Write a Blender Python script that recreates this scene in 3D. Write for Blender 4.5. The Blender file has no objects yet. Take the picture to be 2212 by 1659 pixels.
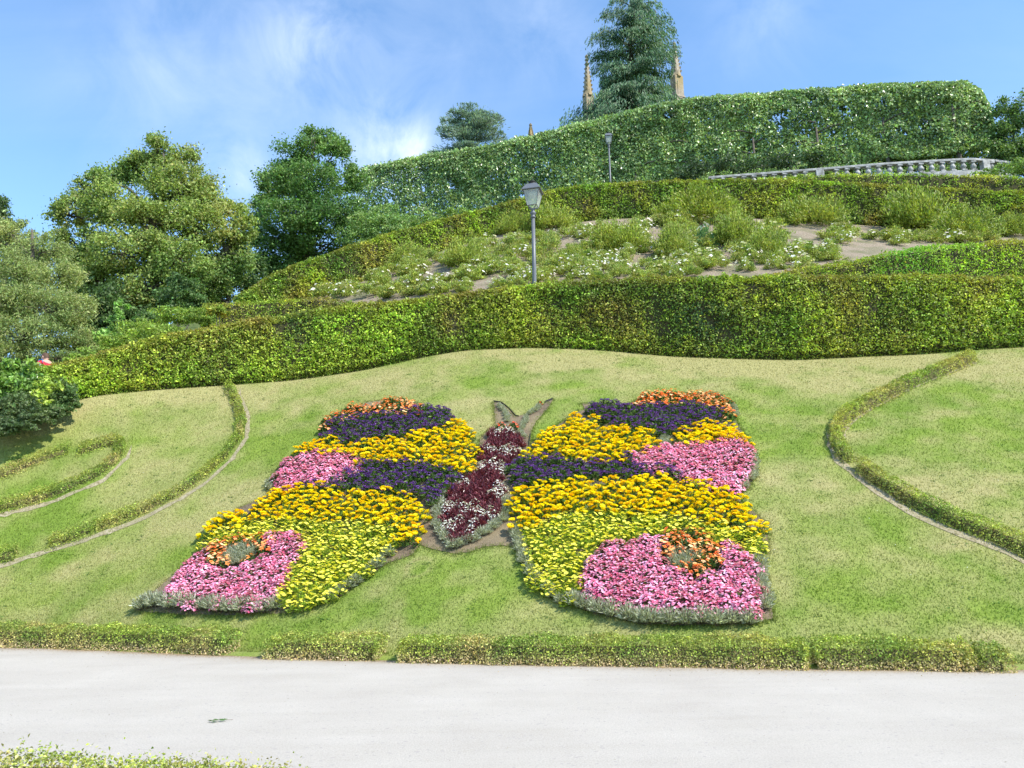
import bpy, bmesh, math, random
import numpy as np
from mathutils import Vector, Matrix
from mathutils.geometry import delaunay_2d_cdt
R = np.random.RandomState(7)
random.seed(7)
PI = math.pi
sc = bpy.context.scene
C = sc.collection

# ------------------------------------------------------------------ camera
PITCH, ROLL, FPX, CAMZ = math.radians(12.0), math.radians(-0.8), 1650.0, 1.6
cam = bpy.data.cameras.new('camera'); cam.sensor_width = 36; cam.lens = FPX / 2212 * 36
cam.clip_start = 0.1; cam.clip_end = 8000
co = bpy.data.objects.new('camera', cam); C.objects.link(co)
CM = Matrix.Translation((0, 0, CAMZ)) @ Matrix.Rotation(PI / 2 + PITCH, 4, 'X') @ Matrix.Rotation(ROLL, 4, 'Z')
co.matrix_world = CM
sc.camera = co

# ------------------------------------------------------------------ light and sky
SUN = Vector((0.54, -0.40, 0.745)).normalized()
sun_el = math.asin(SUN.z); sun_az = math.atan2(SUN.x, SUN.y)
sl = bpy.data.lights.new('sun', 'SUN'); sl.energy = 4.0; sl.angle = math.radians(0.55); sl.color = (1.0, 0.95, 0.86)
so = bpy.data.objects.new('sun', sl); C.objects.link(so)
so.rotation_euler = SUN.to_track_quat('Z', 'Y').to_euler()
so.location = (20, -20, 60)
sc.view_settings.view_transform = 'Standard'; sc.view_settings.look = 'None'
sc.view_settings.exposure = 0.88; sc.view_settings.gamma = 1.0
sc.view_settings.use_curve_mapping = False


def pix_dir(u, v):
    d = CM.to_3x3() @ Vector(((u - 1106) / FPX, (829.5 - v) / FPX, -1.0))
    return d.normalized()


def make_world():
    w = bpy.data.worlds.new('World'); sc.world = w; w.use_nodes = True
    nt = w.node_tree; N = nt.nodes; L = nt.links; N.clear()
    out = N.new('ShaderNodeOutputWorld'); bg = N.new('ShaderNodeBackground')
    sky = N.new('ShaderNodeTexSky'); sky.sky_type = 'NISHITA'; sky.sun_disc = False
    sky.sun_elevation = sun_el; sky.sun_rotation = sun_az
    sky.altitude = 60; sky.air_density = 1.0; sky.dust_density = 0.15; sky.ozone_density = 2.0
    bg.inputs['Strength'].default_value = 0.14

    def math_(op, a, b=None, c=None, clamp=False):
        n = N.new('ShaderNodeMath'); n.operation = op; n.use_clamp = clamp
        for i, x in enumerate((a, b, c)):
            if x is None: continue
            if isinstance(x, (int, float)): n.inputs[i].default_value = x
            else: L.new(x, n.inputs[i])
        return n.outputs[0]
    tc = N.new('ShaderNodeTexCoord')
    sep = N.new('ShaderNodeSeparateXYZ'); L.new(tc.outputs['Generated'], sep.inputs[0])
    zc = math_('MAXIMUM', sep.outputs[2], 0.06)
    zc = math_('ADD', zc, 0.12)
    px = math_('DIVIDE', sep.outputs[0], zc); py = math_('DIVIDE', sep.outputs[1], zc)
    cmb = N.new('ShaderNodeCombineXYZ'); L.new(px, cmb.inputs[0]); L.new(py, cmb.inputs[1])
    mp = N.new('ShaderNodeMapping'); L.new(cmb.outputs[0], mp.inputs[0])
    mp.inputs['Rotation'].default_value = (0, 0, math.radians(-38)); mp.inputs['Scale'].default_value = (0.55, 2.6, 1)
    n1 = N.new('ShaderNodeTexNoise'); L.new(mp.outputs[0], n1.inputs['Vector'])
    n1.inputs['Scale'].default_value = 1.1; n1.inputs['Detail'].default_value = 9; n1.inputs['Roughness'].default_value = 0.58
    n1.inputs['Distortion'].default_value = 0.7
    n2 = N.new('ShaderNodeTexNoise'); L.new(cmb.outputs[0], n2.inputs['Vector'])
    n2.inputs['Scale'].default_value = 0.9; n2.inputs['Detail'].default_value = 3
    f1 = math_('MULTIPLY', math_('SUBTRACT', n1.outputs[0], 0.40), 1.7, clamp=True)
    f2 = math_('MULTIPLY', math_('SUBTRACT', n2.outputs[0], 0.34), 3.0, clamp=True)
    wisps = math_('MULTIPLY', math_('MULTIPLY', f1, f2), 0.25)
    # individual clouds: direction, angular size, weight
    nv = N.new('ShaderNodeVectorMath'); nv.operation = 'NORMALIZE'; L.new(tc.outputs['Generated'], nv.inputs[0])
    n3 = N.new('ShaderNodeTexNoise'); L.new(nv.outputs[0], n3.inputs['Vector'])
    n3.inputs['Scale'].default_value = 9; n3.inputs['Detail'].default_value = 8; n3.inputs['Roughness'].default_value = 0.6
    n3.inputs['Distortion'].default_value = 0.5
    f3 = math_('MULTIPLY', math_('SUBTRACT', n3.outputs[0], 0.36), 2.6, clamp=True)
    tot = wisps
    for (u, v, s, wt) in ((620, 85, 75, .28), (700, 60, 60, .22), (640, 170, 130, .13), (860, 325, 80, .7), (905, 312, 45, .4), (520, 378, 65, .45),
                          (430, 60, 150, .2), (850, 90, 170, .18), (1180, 60, 120, .2), (1650, 30, 110, .2), (760, 350, 110, .25), (300, 250, 130, .15)):
        d = pix_dir(u, v)
        dp = N.new('ShaderNodeVectorMath'); dp.operation = 'DOT_PRODUCT'; L.new(nv.outputs[0], dp.inputs[0]); dp.inputs[1].default_value = d
        k = 1.0 / (0.5 * (s / FPX) ** 2)
        e = math_('EXPONENT', math_('MULTIPLY', math_('SUBTRACT', dp.outputs['Value'], 1.0), k))
        tot = math_('ADD', tot, math_('MULTIPLY', math_('MULTIPLY', e, f3), wt))
    hz = math_('MULTIPLY', math_('POWER', math_('SUBTRACT', 1.0, math_('MAXIMUM', sep.outputs[2], 0.0), clamp=True), 2.5), 0.13)
    tot = math_('ADD', tot, hz)
    tot = math_('MINIMUM', tot, 0.85)
    tint = N.new('ShaderNodeMix'); tint.data_type = 'RGBA'; tint.blend_type = 'MULTIPLY'; tint.inputs[0].default_value = 1.0
    L.new(sky.outputs[0], tint.inputs[6]); tint.inputs[7].default_value = (.94, 1.17, 1.28, 1)
    mix = N.new('ShaderNodeMix'); mix.data_type = 'RGBA'
    L.new(tot, mix.inputs[0]); L.new(tint.outputs[2], mix.inputs[6]); mix.inputs[7].default_value = (5.1, 5.6, 6.2, 1)
    L.new(mix.outputs[2], bg.inputs['Color']); L.new(bg.outputs[0], out.inputs[0])


make_world()

# ------------------------------------------------------------------ picture point -> place on the land
M3 = np.array(CM.to_3x3())


def rays(u, v):
    u = np.asarray(u, float); v = np.asarray(v, float)
    l = np.stack([(u - 1106) / FPX, (829.5 - v) / FPX, -np.ones_like(u)], -1)
    return l @ M3.T


def at_y(u, v, y):
    d = rays(u, v); t = np.asarray(y, float) / d[..., 1]
    return d * t[..., None] + np.array([0, 0, CAMZ])


# rows of the land: every row is a curve (x -> y, z)
def row(pts):
    P = np.array([at_y(u, v, y) for u, v, y in pts]); P = P[np.argsort(P[:, 0])]
    return P


XS = np.linspace(-140, 140, 1401)


def sm(a, k):
    w = np.hanning(k + 2)[1:-1]; w /= w.sum()
    return np.convolve(np.pad(a, k // 2, mode='edge'), w, 'valid')[:len(a)]


def curve(P, k=25):
    return sm(np.interp(XS, P[:, 0], P[:, 1]), k), sm(np.interp(XS, P[:, 0], P[:, 2]), k)


def foot_y(u, v):
    d = rays(u, v); return -CAMZ / d[1] * 0 + (-CAMZ / d[2]) * d[1]


fp = [(u, v, float(foot_y(u, v))) for u, v in ((0, 1399), (250, 1409), (497, 1421), (825, 1430), (1300, 1441), (1752, 1449), (2212, 1453))]
FP = row(fp)
FP = np.vstack([[-60, FP[0, 1] + 1.5, 0], FP, [60, FP[-1, 1] - .5, 0]])
Y0, Z0 = curve(FP, 31); Z0 = np.zeros_like(Z0)
HEADPX = [(-300, 1010, 17.0), (0, 935, 18.0), (170, 858, 19.4), (340, 843, 20.0), (500, 832, 20.4), (640, 822, 20.6), (780, 802, 20.8), (900, 775, 21.0), (1000, 757, 21.1),
          (1150, 751, 21.1), (1300, 757, 20.8), (1450, 771, 20.3), (1600, 776, 20.0), (1720, 779, 19.8), (1850, 772, 19.8), (2000, 766, 19.8), (2090, 758, 19.9), (2212, 750, 20.0), (2500, 742, 20.3)]
HP = row(HEADPX)
HP = np.vstack([[-60, 14.5, 1.2], [-28, 16.0, 2.5], HP, [60, 21, 8.4]])
YH, ZH = curve(HP, 9)
RP = row([(-300, 850, 27), (0, 800, 29.5), (250, 735, 33), (400, 690, 35.5), (520, 660, 38), (640, 650, 39.5), (700, 636, 40.2), (750, 620, 41), (850, 585, 42.5), (960, 540, 44), (1100, 500, 45.5), (1300, 474, 46),
          (1500, 466, 46), (1700, 476, 46), (1950, 492, 46), (2212, 502, 45), (2500, 508, 44)])
RP = np.vstack([[-60, 27, 4.5], RP, [70, 46, 22]])
YR, ZR = curve(RP, 15)
BAL = np.array([[-90, 60, 8], [-45, 52, 12.5], [-26, 54, 17], [-15, 56, 22], [-6, 58, 26.5], [4, 62, 29.4], [16, 61, 30.2], [35, 59, 30.3], [50, 58.4, 30.2], [90, 60, 30]])
YB, ZB = curve(BAL, 25)
ROWS_Y = np.stack([Y0, Y0 + 0.5, YH, YH + 0.9, YH + 3.9, YR, YR + 5.0, YB, YB + 4.0, np.full_like(YB, 170.0)])
ROWS_Z = np.stack([Z0, Z0 + 0.10, ZH, ZH + 0.12, ZH + 0.25, ZR, ZR + 0.4, ZB, ZB + np.interp(XS, [-30, 5], [1.0, 2.6]), ZB + np.interp(XS, [-30, 5], [2.0, 4.0])])


def gz(x, y):
    x = np.atleast_1d(np.asarray(x, float)); y = np.atleast_1d(np.asarray(y, float))
    fi = np.clip((x - XS[0]) / (XS[1] - XS[0]), 0, len(XS) - 1.001); i = fi.astype(int); f = fi - i
    RY = ROWS_Y[:, i] * (1 - f) + ROWS_Y[:, i + 1] * f
    RZ = ROWS_Z[:, i] * (1 - f) + ROWS_Z[:, i + 1] * f
    z = np.where(y <= RY[0], 0.0, RZ[-1])
    for k in range(len(RY) - 1):
        m = (y > RY[k]) & (y <= RY[k + 1])
        t = (y - RY[k]) / np.maximum(RY[k + 1] - RY[k], 1e-4)
        z = np.where(m, RZ[k] * (1 - t) + RZ[k + 1] * t, z)
    return z


def hit(u, v, h=0.0, y0=6.0, y1=110.0, step=0.05):
    """first place where the line of sight through (u, v) meets the land raised by h"""
    u = np.atleast_1d(np.asarray(u, float)); v = np.atleast_1d(np.asarray(v, float))
    d = rays(u, v); ys = np.arange(y0, y1, step)
    out = np.zeros((len(u), 3))
    for k in range(len(u)):
        t = ys / d[k, 1]; X = d[k, 0] * t; Z = CAMZ + d[k, 2] * t
        g = gz(X, ys) + h; b = np.nonzero(Z <= g)[0]
        j = b[0] if len(b) else len(ys) - 1
        if j > 0:
            a0 = Z[j - 1] - g[j - 1]; a1 = Z[j] - g[j]; f = a0 / (a0 - a1) if a0 != a1 else 0
            yy = ys[j - 1] + (ys[j] - ys[j - 1]) * f
        else: yy = ys[0]
        tt = yy / d[k, 1]; out[k] = (d[k, 0] * tt, yy, CAMZ + d[k, 2] * tt - h)
    return out


# ------------------------------------------------------------------ helpers
def vnoise(P, scale, seed=0):
    P = np.asarray(P, float) * scale + seed * 17.13
    i = np.floor(P).astype(np.int64); f = P - i; f = f * f * (3 - 2 * f)
    r = 0
    for dx in (0, 1):
        for dy in (0, 1):
            for dz in (0, 1):
                h = ((i[:, 0] + dx) * 374761393 + (i[:, 1] + dy) * 668265263 + (i[:, 2] + dz) * 2147483647 // 3 + seed * 1013904223) & 0xffffffff
                h = ((h ^ (h >> 13)) * 1274126177) & 0xffffffff; h = (h ^ (h >> 16)) & 0xffff
                w = (f[:, 0] if dx else 1 - f[:, 0]) * (f[:, 1] if dy else 1 - f[:, 1]) * (f[:, 2] if dz else 1 - f[:, 2])
                r = r + w * (h / 65535.0)
    return r


def fbm(P, s, seed=0, o=3):
    P = np.asarray(P, float)
    return sum(vnoise(P, s * 2 ** k, seed + k) * 0.5 ** k for k in range(o)) / sum(0.5 ** k for k in range(o))


def unit(a): return a / np.maximum(np.linalg.norm(a, axis=-1, keepdims=True), 1e-9)


def mesh_np(name, V, F, mats, cols=None, smooth=False, mi=None):
    """V (n,3); F (m,k) with one k"""
    me = bpy.data.meshes.new(name); V = np.asarray(V, np.float32); F = np.asarray(F, np.int32)
    k = F.shape[1]
    me.vertices.add(len(V)); me.vertices.foreach_set('co', V.ravel())
    me.loops.add(F.size); me.loops.foreach_set('vertex_index', F.ravel())
    me.polygons.add(len(F)); me.polygons.foreach_set('loop_start', np.arange(0, F.size, k, dtype=np.int32))
    me.update(calc_edges=True)
    me.polygons.foreach_set('use_smooth', np.full(len(F), bool(smooth)))
    for m in (mats if isinstance(mats, (list, tuple)) else [mats]): me.materials.append(m)
    if mi is not None: me.polygons.foreach_set('material_index', np.asarray(mi, np.int32))
    if cols is not None:
        dom = 'FACE' if len(cols) == len(F) and len(cols) != len(V) else 'POINT'
        a = me.attributes.new('tint', 'FLOAT_COLOR', dom)
        cc = np.ones((len(cols), 4), np.float32); cc[:, :3] = np.clip(cols, 0, 1); a.data.foreach_set('color', cc.ravel())
    return me


def link(name, me, parent=None, kind=None, loc=None):
    o = bpy.data.objects.new(name, me); C.objects.link(o)
    if parent is not None: o.parent = parent
    if kind: o['kind'] = kind
    if loc is not None: o.location = loc
    return o


def tag(o, label, cat, group=None):
    o['label'] = label; o['category'] = cat
    if group: o['group'] = group
    return o


def thing(name, loc, label, cat, group=None, rz=0.0, s=1.0):
    o = bpy.data.objects.new(name, None); C.objects.link(o); o.location = loc; o.rotation_euler = (0, 0, rz); o.scale = (s, s, s)
    o.empty_display_size = 0.1
    return tag(o, label, cat, group)


class MB:
    def __init__(s): s.bm = bmesh.new()

    def box(s, c, d, rot=None, bevel=0, taper=1.0):
        r = bmesh.ops.create_cube(s.bm, size=1); vs = r['verts']
        for v in vs:
            k = taper if v.co.z > 0 else 1
            v.co = Vector((v.co.x * d[0] * k, v.co.y * d[1] * k, v.co.z * d[2]))
        if bevel: vs = bmesh.ops.bevel(s.bm, geom=list({e for v in vs for e in v.link_edges}), offset=bevel, segments=1, affect='EDGES')['verts']
        m = Matrix.Translation(c) @ (rot if rot is not None else Matrix())
        for v in vs: v.co = m @ v.co
        return s

    def lathe(s, prof, n=12, c=(0, 0, 0), rot=None, flat=0.0):
        m = Matrix.Translation(c) @ (rot if rot is not None else Matrix())
        rings = []
        for r, z in prof:
            rings.append([s.bm.verts.new(m @ Vector((r * math.cos(2 * PI * (k + flat) / n), r * math.sin(2 * PI * (k + flat) / n), z))) for k in range(n)])
        for a, b in zip(rings, rings[1:]):
            for k in range(n): s.bm.faces.new((a[k], a[(k + 1) % n], b[(k + 1) % n], b[k]))
        s.bm.faces.new(rings[0][::-1]); s.bm.faces.new(rings[-1])
        return s

    def tube(s, pts, rad, n=6, cap=True):
        pts = [Vector(p) for p in pts]
        if not hasattr(rad, '__len__'): rad = [rad] * len(pts)
        prev = None; first = None
        up = Vector((0.1, 0.95, 0.2))
        for i, p in enumerate(pts):
            t = (pts[min(i + 1, len(pts) - 1)] - pts[max(i - 1, 0)]).normalized()
            a = t.cross(up)
            if a.length < .05: a = t.cross(Vector((1, 0, 0)))
            a.normalize(); b = t.cross(a)
            ring = [s.bm.verts.new(p + (a * math.cos(2 * PI * k / n) + b * math.sin(2 * PI * k / n)) * rad[i]) for k in range(n)]
            if prev:
                for k in range(n): s.bm.faces.new((prev[k], prev[(k + 1) % n], ring[(k + 1) % n], ring[k]))
            else: first = ring
            prev = ring
        if cap: s.bm.faces.new(first[::-1]); s.bm.faces.new(prev)
        return s

    def poly(s, vs): s.bm.faces.new([s.bm.verts.new(v) for v in vs]); return s

    def mesh(s, name, mat, smooth=False):
        me = bpy.data.meshes.new(name); bmesh.ops.recalc_face_normals(s.bm, faces=s.bm.faces[:]); s.bm.to_mesh(me); s.bm.free()
        me.materials.append(mat)
        if smooth: me.polygons.foreach_set('use_smooth', np.full(len(me.polygons), True))
        return me

    def build(s, name, mat, parent=None, smooth=False, kind=None, loc=None): return link(name, s.mesh(name, mat, smooth), parent, kind, loc)


# ------------------------------------------------------------------ materials
def newmat(name):
    m = bpy.data.materials.new(name); m.use_nodes = True; nt = m.node_tree; nt.nodes.clear()
    o = nt.nodes.new('ShaderNodeOutputMaterial'); b = nt.nodes.new('ShaderNodeBsdfPrincipled'); nt.links.new(b.outputs[0], o.inputs[0])
    return m, nt, b, o


def mat_leaf(name, transl=0.35, rough=0.5, spec=0.35, gain=1.0):
    m, nt, b, o = newmat(name); N, L = nt.nodes, nt.links
    at = N.new('ShaderNodeAttribute'); at.attribute_name = 'tint'
    b.inputs['Roughness'].default_value = rough; b.inputs['Specular IOR Level'].default_value = spec
    L.new(at.outputs['Color'], b.inputs['Base Color'])
    t = N.new('ShaderNodeBsdfTranslucent')
    g = N.new('ShaderNodeMix'); g.data_type = 'RGBA'; g.blend_type = 'MULTIPLY'; g.inputs[0].default_value = 1
    L.new(at.outputs['Color'], g.inputs[6]); g.inputs[7].default_value = (1.25 * gain, 1.35 * gain, 0.7 * gain, 1); L.new(g.outputs[2], t.inputs[0])
    mx = N.new('ShaderNodeMixShader'); mx.inputs[0].default_value = transl
    L.new(b.outputs[0], mx.inputs[1]); L.new(t.outputs[0], mx.inputs[2]); L.new(mx.outputs[0], o.inputs[0])
    return m


def mat_noise(name, c1, c2, scale=8, rough=0.8, bump=0.3, bscale=None, detail=6, spec=0.3, dist=0.02, c3=None, s3=0.5):
    m, nt, b, o = newmat(name); N, L = nt.nodes, nt.links
    geo = N.new('ShaderNodeNewGeometry')
    n = N.new('ShaderNodeTexNoise'); n.inputs['Scale'].default_value = scale; n.inputs['Detail'].default_value = detail
    n.inputs['Roughness'].default_value = 0.65; L.new(geo.outputs['Position'], n.inputs['Vector'])
    r = N.new('ShaderNodeValToRGB'); r.color_ramp.elements[0].position = 0.34; r.color_ramp.elements[1].position = 0.66
    r.color_ramp.elements[0].color = (*c1, 1); r.color_ramp.elements[1].color = (*c2, 1); L.new(n.outputs[0], r.inputs[0])
    col = r.outputs[0]
    if c3:
        n3 = N.new('ShaderNodeTexNoise'); n3.inputs['Scale'].default_value = s3; n3.inputs['Detail'].default_value = 5; L.new(geo.outputs['Position'], n3.inputs['Vector'])
        r3 = N.new('ShaderNodeMapRange'); r3.inputs[1].default_value = .45; r3.inputs[2].default_value = .7; L.new(n3.outputs[0], r3.inputs[0])
        mx = N.new('ShaderNodeMix'); mx.data_type = 'RGBA'; L.new(r3.outputs[0], mx.inputs[0]); L.new(col, mx.inputs[6]); mx.inputs[7].default_value = (*c3, 1); col = mx.outputs[2]
    L.new(col, b.inputs['Base Color']); b.inputs['Roughness'].default_value = rough; b.inputs['Specular IOR Level'].default_value = spec
    nb = N.new('ShaderNodeTexNoise'); nb.inputs['Scale'].default_value = bscale or scale * 4; nb.inputs['Detail'].default_value = 4; L.new(geo.outputs['Position'], nb.inputs['Vector'])
    bp = N.new('ShaderNodeBump'); bp.inputs['Strength'].default_value = bump; bp.inputs['Distance'].default_value = dist
    L.new(nb.outputs[0], bp.inputs['Height']); L.new(bp.outputs[0], b.inputs['Normal'])
    return m


def mat_tint(name, rough=0.9, bump=0.5, bscale=60, dist=0.02, var=0.35, vscale=25):
    """colour from the vertex attribute times fine noise"""
    m, nt, b, o = newmat(name); N, L = nt.nodes, nt.links
    at = N.new('ShaderNodeAttribute'); at.attribute_name = 'tint'
    geo = N.new('ShaderNodeNewGeometry'); n = N.new('ShaderNodeTexNoise'); n.inputs['Scale'].default_value = vscale; n.inputs['Detail'].default_value = 6
    n.inputs['Roughness'].default_value = .7
    L.new(geo.outputs['Position'], n.inputs['Vector'])
    mr = N.new('ShaderNodeMapRange'); mr.inputs[1].default_value = .3; mr.inputs[2].default_value = .7; mr.inputs[3].default_value = 1 - var; mr.inputs[4].default_value = 1 + var
    L.new(n.outputs[0], mr.inputs[0])
    mx = N.new('ShaderNodeVectorMath'); mx.operation = 'SCALE'; L.new(at.outputs['Color'], mx.inputs[0]); L.new(mr.outputs[0], mx.inputs['Scale'])
    L.new(mx.outputs[0], b.inputs['Base Color']); b.inputs['Roughness'].default_value = rough; b.inputs['Specular IOR Level'].default_value = .2
    nb = N.new('ShaderNodeTexNoise'); nb.inputs['Scale'].default_value = bscale; nb.inputs['Detail'].default_value = 4; L.new(geo.outputs['Position'], nb.inputs['Vector'])
    bp = N.new('ShaderNodeBump'); bp.inputs['Strength'].default_value = bump; bp.inputs['Distance'].default_value = dist
    L.new(nb.outputs[0], bp.inputs['Height']); L.new(bp.outputs[0], b.inputs['Normal'])
    return m


M_LEAF = mat_leaf('leaf', .35, .5, .35)
M_GLOSSLEAF = mat_leaf('glossy_leaf', .25, .33, .6)
M_PETAL = mat_leaf('petal', .3, .6, .2, .9)
M_BLADE = mat_leaf('grass_blade', .4, .6, .25)
M_CORE = mat_noise('hedge_inside', (.03, .035, .012), (.085, .07, .03), 14, .95, .8, 30, dist=.05)
M_BOXCORE = mat_noise('box_twigs', (.06, .06, .02), (.17, .14, .06), 30, .95, .8, 60, dist=.03)
M_BARK = mat_noise('bark', (.06, .05, .04), (.14, .12, .09), 9, .9, .6, 25, dist=.03)
M_TWIG = mat_noise('twig', (.10, .075, .05), (.2, .16, .11), 20, .9, .3)
M_STEM = mat_noise('stem', (.05, .08, .02), (.09, .13, .04), 20, .7, .2)
M_SOIL = mat_noise('soil', (.10, .072, .045), (.20, .15, .10), 22, .95, .9, 45, dist=.03, c3=(.25, .20, .115), s3=1.3)
M_DRYSOIL = mat_noise('dry_soil', (.18, .14, .095), (.33, .265, .195), 9, .95, .9, 22, dist=.05, c3=(.13, .13, .06), s3=.7)
M_LAWN = mat_tint('lawn_turf', .95, .8, 60, .025, .36, 30)
M_BANK = mat_noise('bank_grass', (.05, .075, .02), (.12, .15, .045), 3, .95, .8, 18, dist=.08)
M_STONE = mat_noise('balustrade_stone', (.30, .29, .28), (.52, .50, .47), 4, .85, .5, 20, c3=(.18, .17, .15), s3=1.8)
M_CHURCH = mat_noise('church_stone', (.26, .21, .15), (.42, .35, .26), 1.5, .9, .5, 9, dist=.08, c3=(.33, .24, .10), s3=.35)
M_LIMESTRIP = mat_noise('limestone_grit', (.2, .16, .09), (.38, .33, .22), 14, .95, .6, 50, c3=(.25, .22, .13), s3=2.0)
M_METAL = mat_noise('grey_paint', (.105, .11, .12), (.14, .145, .155), 30, .45, .05, spec=.5)
M_DARKMETAL = mat_noise('dark_edging', (.012, .011, .01), (.03, .028, .026), 20, .6, .1)


def mat_path():
    m, nt, b, o = newmat('pale_gravel'); N, L = nt.nodes, nt.links
    geo = N.new('ShaderNodeNewGeometry')

    def nz(s, d, r=.6):
        n = N.new('ShaderNodeTexNoise'); n.inputs['Scale'].default_value = s; n.inputs['Detail'].default_value = d; n.inputs['Roughness'].default_value = r
        L.new(geo.outputs['Position'], n.inputs['Vector']); return n.outputs[0]

    def ramp(src, a, ca, bb, cb):
        r = N.new('ShaderNodeValToRGB'); r.color_ramp.elements[0].position = a; r.color_ramp.elements[1].position = bb
        r.color_ramp.elements[0].color = (*ca, 1); r.color_ramp.elements[1].color = (*cb, 1); L.new(src, r.inputs[0]); return r.outputs[0]
    base = ramp(nz(.8, 7), .32, (.43, .393, .345), .68, (.48, .443, .392))
    fine = ramp(nz(70, 4, .8), .3, (.76, .75, .735), .7, (1.12, 1.115, 1.10))
    mpg = N.new('ShaderNodeMapping'); L.new(geo.outputs['Position'], mpg.inputs[0]); mpg.inputs['Scale'].default_value = (.22, 2.2, 1); mpg.inputs['Rotation'].default_value = (0, 0, .06)
    st = N.new('ShaderNodeTexNoise'); st.inputs['Scale'].default_value = 1.6; st.inputs['Detail'].default_value = 6; L.new(mpg.outputs[0], st.inputs['Vector'])
    stc = ramp(st.outputs[0],   .35, (.968, .966, .958), .6, (1.0, 1.0, 1.0))
    mxs = N.new('ShaderNodeMix'); mxs.data_type = 'RGBA'; mxs.blend_type = 'MULTIPLY'; mxs.inputs[0].default_value = 1; L.new(fine, mxs.inputs[6]); L.new(stc, mxs.inputs[7]); fine = mxs.outputs[2]
    mx = N.new('ShaderNodeMix'); mx.data_type = 'RGBA'; mx.blend_type = 'MULTIPLY'; mx.inputs[0].default_value = 1; L.new(base, mx.inputs[6]); L.new(fine, mx.inputs[7])
    vor = N.new('ShaderNodeTexVoronoi'); vor.inputs['Scale'].default_value = 42; L.new(geo.outputs['Position'], vor.inputs['Vector'])
    sp = N.new('ShaderNodeSeparateColor'); L.new(vor.outputs['Color'], sp.inputs[0])
    mr = N.new('ShaderNodeMapRange'); mr.inputs[1].default_value = .97; mr.inputs[2].default_value = .99; L.new(sp.outputs[0], mr.inputs[0])
    mx2 = N.new('ShaderNodeMix'); mx2.data_type = 'RGBA'; L.new(mr.outputs[0], mx2.inputs[0]); L.new(mx.outputs[2], mx2.inputs[6]); mx2.inputs[7].default_value = (.36, .33, .30, 1)
    at = N.new('ShaderNodeAttribute'); at.attribute_name = 'tint'
    mx3 = N.new('ShaderNodeMix'); mx3.data_type = 'RGBA'; mx3.blend_type = 'MULTIPLY'; mx3.inputs[0].default_value = 1
    L.new(mx2.outputs[2], mx3.inputs[6]); L.new(at.outputs['Color'], mx3.inputs[7])
    L.new(mx3.outputs[2], b.inputs['Base Color']); b.inputs['Roughness'].default_value = .95; b.inputs['Specular IOR Level'].default_value = .2
    bp = N.new('ShaderNodeBump'); bp.inputs['Strength'].default_value = .55; bp.inputs['Distance'].default_value = .012
    L.new(nz(90, 5, .7), bp.inputs['Height']); L.new(bp.outputs[0], b.inputs['Normal'])
    return m


M_PATH = mat_path()


# ------------------------------------------------------------------ leaves
def leaf_arrays(P, A, Nn, L, W, fold=0.15):
    """one folded diamond per point: P centre, A long axis, Nn face normal"""
    A = unit(A); B = unit(np.cross(Nn, A)); Nn = np.cross(A, B)
    L = np.broadcast_to(np.asarray(L, float), (len(P),))[:, None]; W = np.broadcast_to(np.asarray(W, float), (len(P),))[:, None]
    V = np.empty((len(P), 4, 3))
    V[:, 0] = P - A * L / 2; V[:, 2] = P + A * L / 2 - Nn * W * fold * .6
    V[:, 1] = P - B * W / 2 + Nn * W * fold - A * L * .06; V[:, 3] = P + B * W / 2 + Nn * W * fold - A * L * .06
    F = np.arange(len(P) * 4).reshape(-1, 4)
    return V.reshape(-1, 3), F


def rnd(n): return unit(R.normal(size=(n, 3)))


VEG = 1.75


def palette(P, cols, scale, seed, jit=.3, weights=None):
    """leaf colours: broad drifts between the palette's colours plus a difference from leaf to leaf"""
    cols = np.array(cols, float); n = len(P); k = len(cols)
    W = np.stack([fbm(P, scale, seed + 5 * i, 2) for i in range(k)], 1)
    if weights is not None: W = W + np.array(weights)[None, :]
    W = W + R.uniform(0, .22, (n, k)); W = np.exp(W * 10); W /= W.sum(1, keepdims=True)
    c = W @ cols * VEG
    return c * np.exp(R.normal(0, jit, (n, 1))) * (1 + R.normal(0, .06, (n, 3)))


# ------------------------------------------------------------------ the land
def strip(name, ya, yb, nx, ny, mat, x0, x1, tintf=None, dz=0.0, kind='structure', bend=None):
    xs = np.linspace(x0, x1, nx); Ya = np.interp(xs, XS, ya); Yb = np.interp(xs, XS, yb)
    t = np.linspace(0, 1, ny)[:, None]; Y = Ya[None] * (1 - t) + Yb[None] * t; X = np.broadcast_to(xs, Y.shape)
    Z = gz(X.ravel() , Y.ravel()) + dz
    V = np.stack([X.ravel(), Y.ravel(), Z], 1)
    if bend: V[:, 2] += bend(V) * np.broadcast_to(np.sin(t * PI), Y.shape).ravel()
    i = np.arange(nx * ny).reshape(ny, nx)
    F = np.stack([i[:-1, :-1], i[:-1, 1:], i[1:, 1:], i[1:, :-1]], -1).reshape(-1, 4)
    me = mesh_np(name, V, F, mat, tintf(V) if tintf else None, True)
    return link(name, me, None, kind)


RING = hit([905], [1226])[0]


def in_poly(x, y, P):
    r = np.zeros(len(x), bool); n = len(P); j = n - 1
    for i in range(n):
        xi, yi = P[i]; xj, yj = P[j]
        c = ((yi > y) != (yj > y)) & (x < (xj - xi) * (y - yi) / (yj - yi + 1e-12) + xi); r ^= c; j = i
    return r


def project(P):
    P = np.asarray(P, float) - np.array([0, 0, CAMZ]); l = P @ M3
    return 1106 + FPX * l[:, 0] / -l[:, 2], 829.5 - FPX * l[:, 1] / -l[:, 2]


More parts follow.
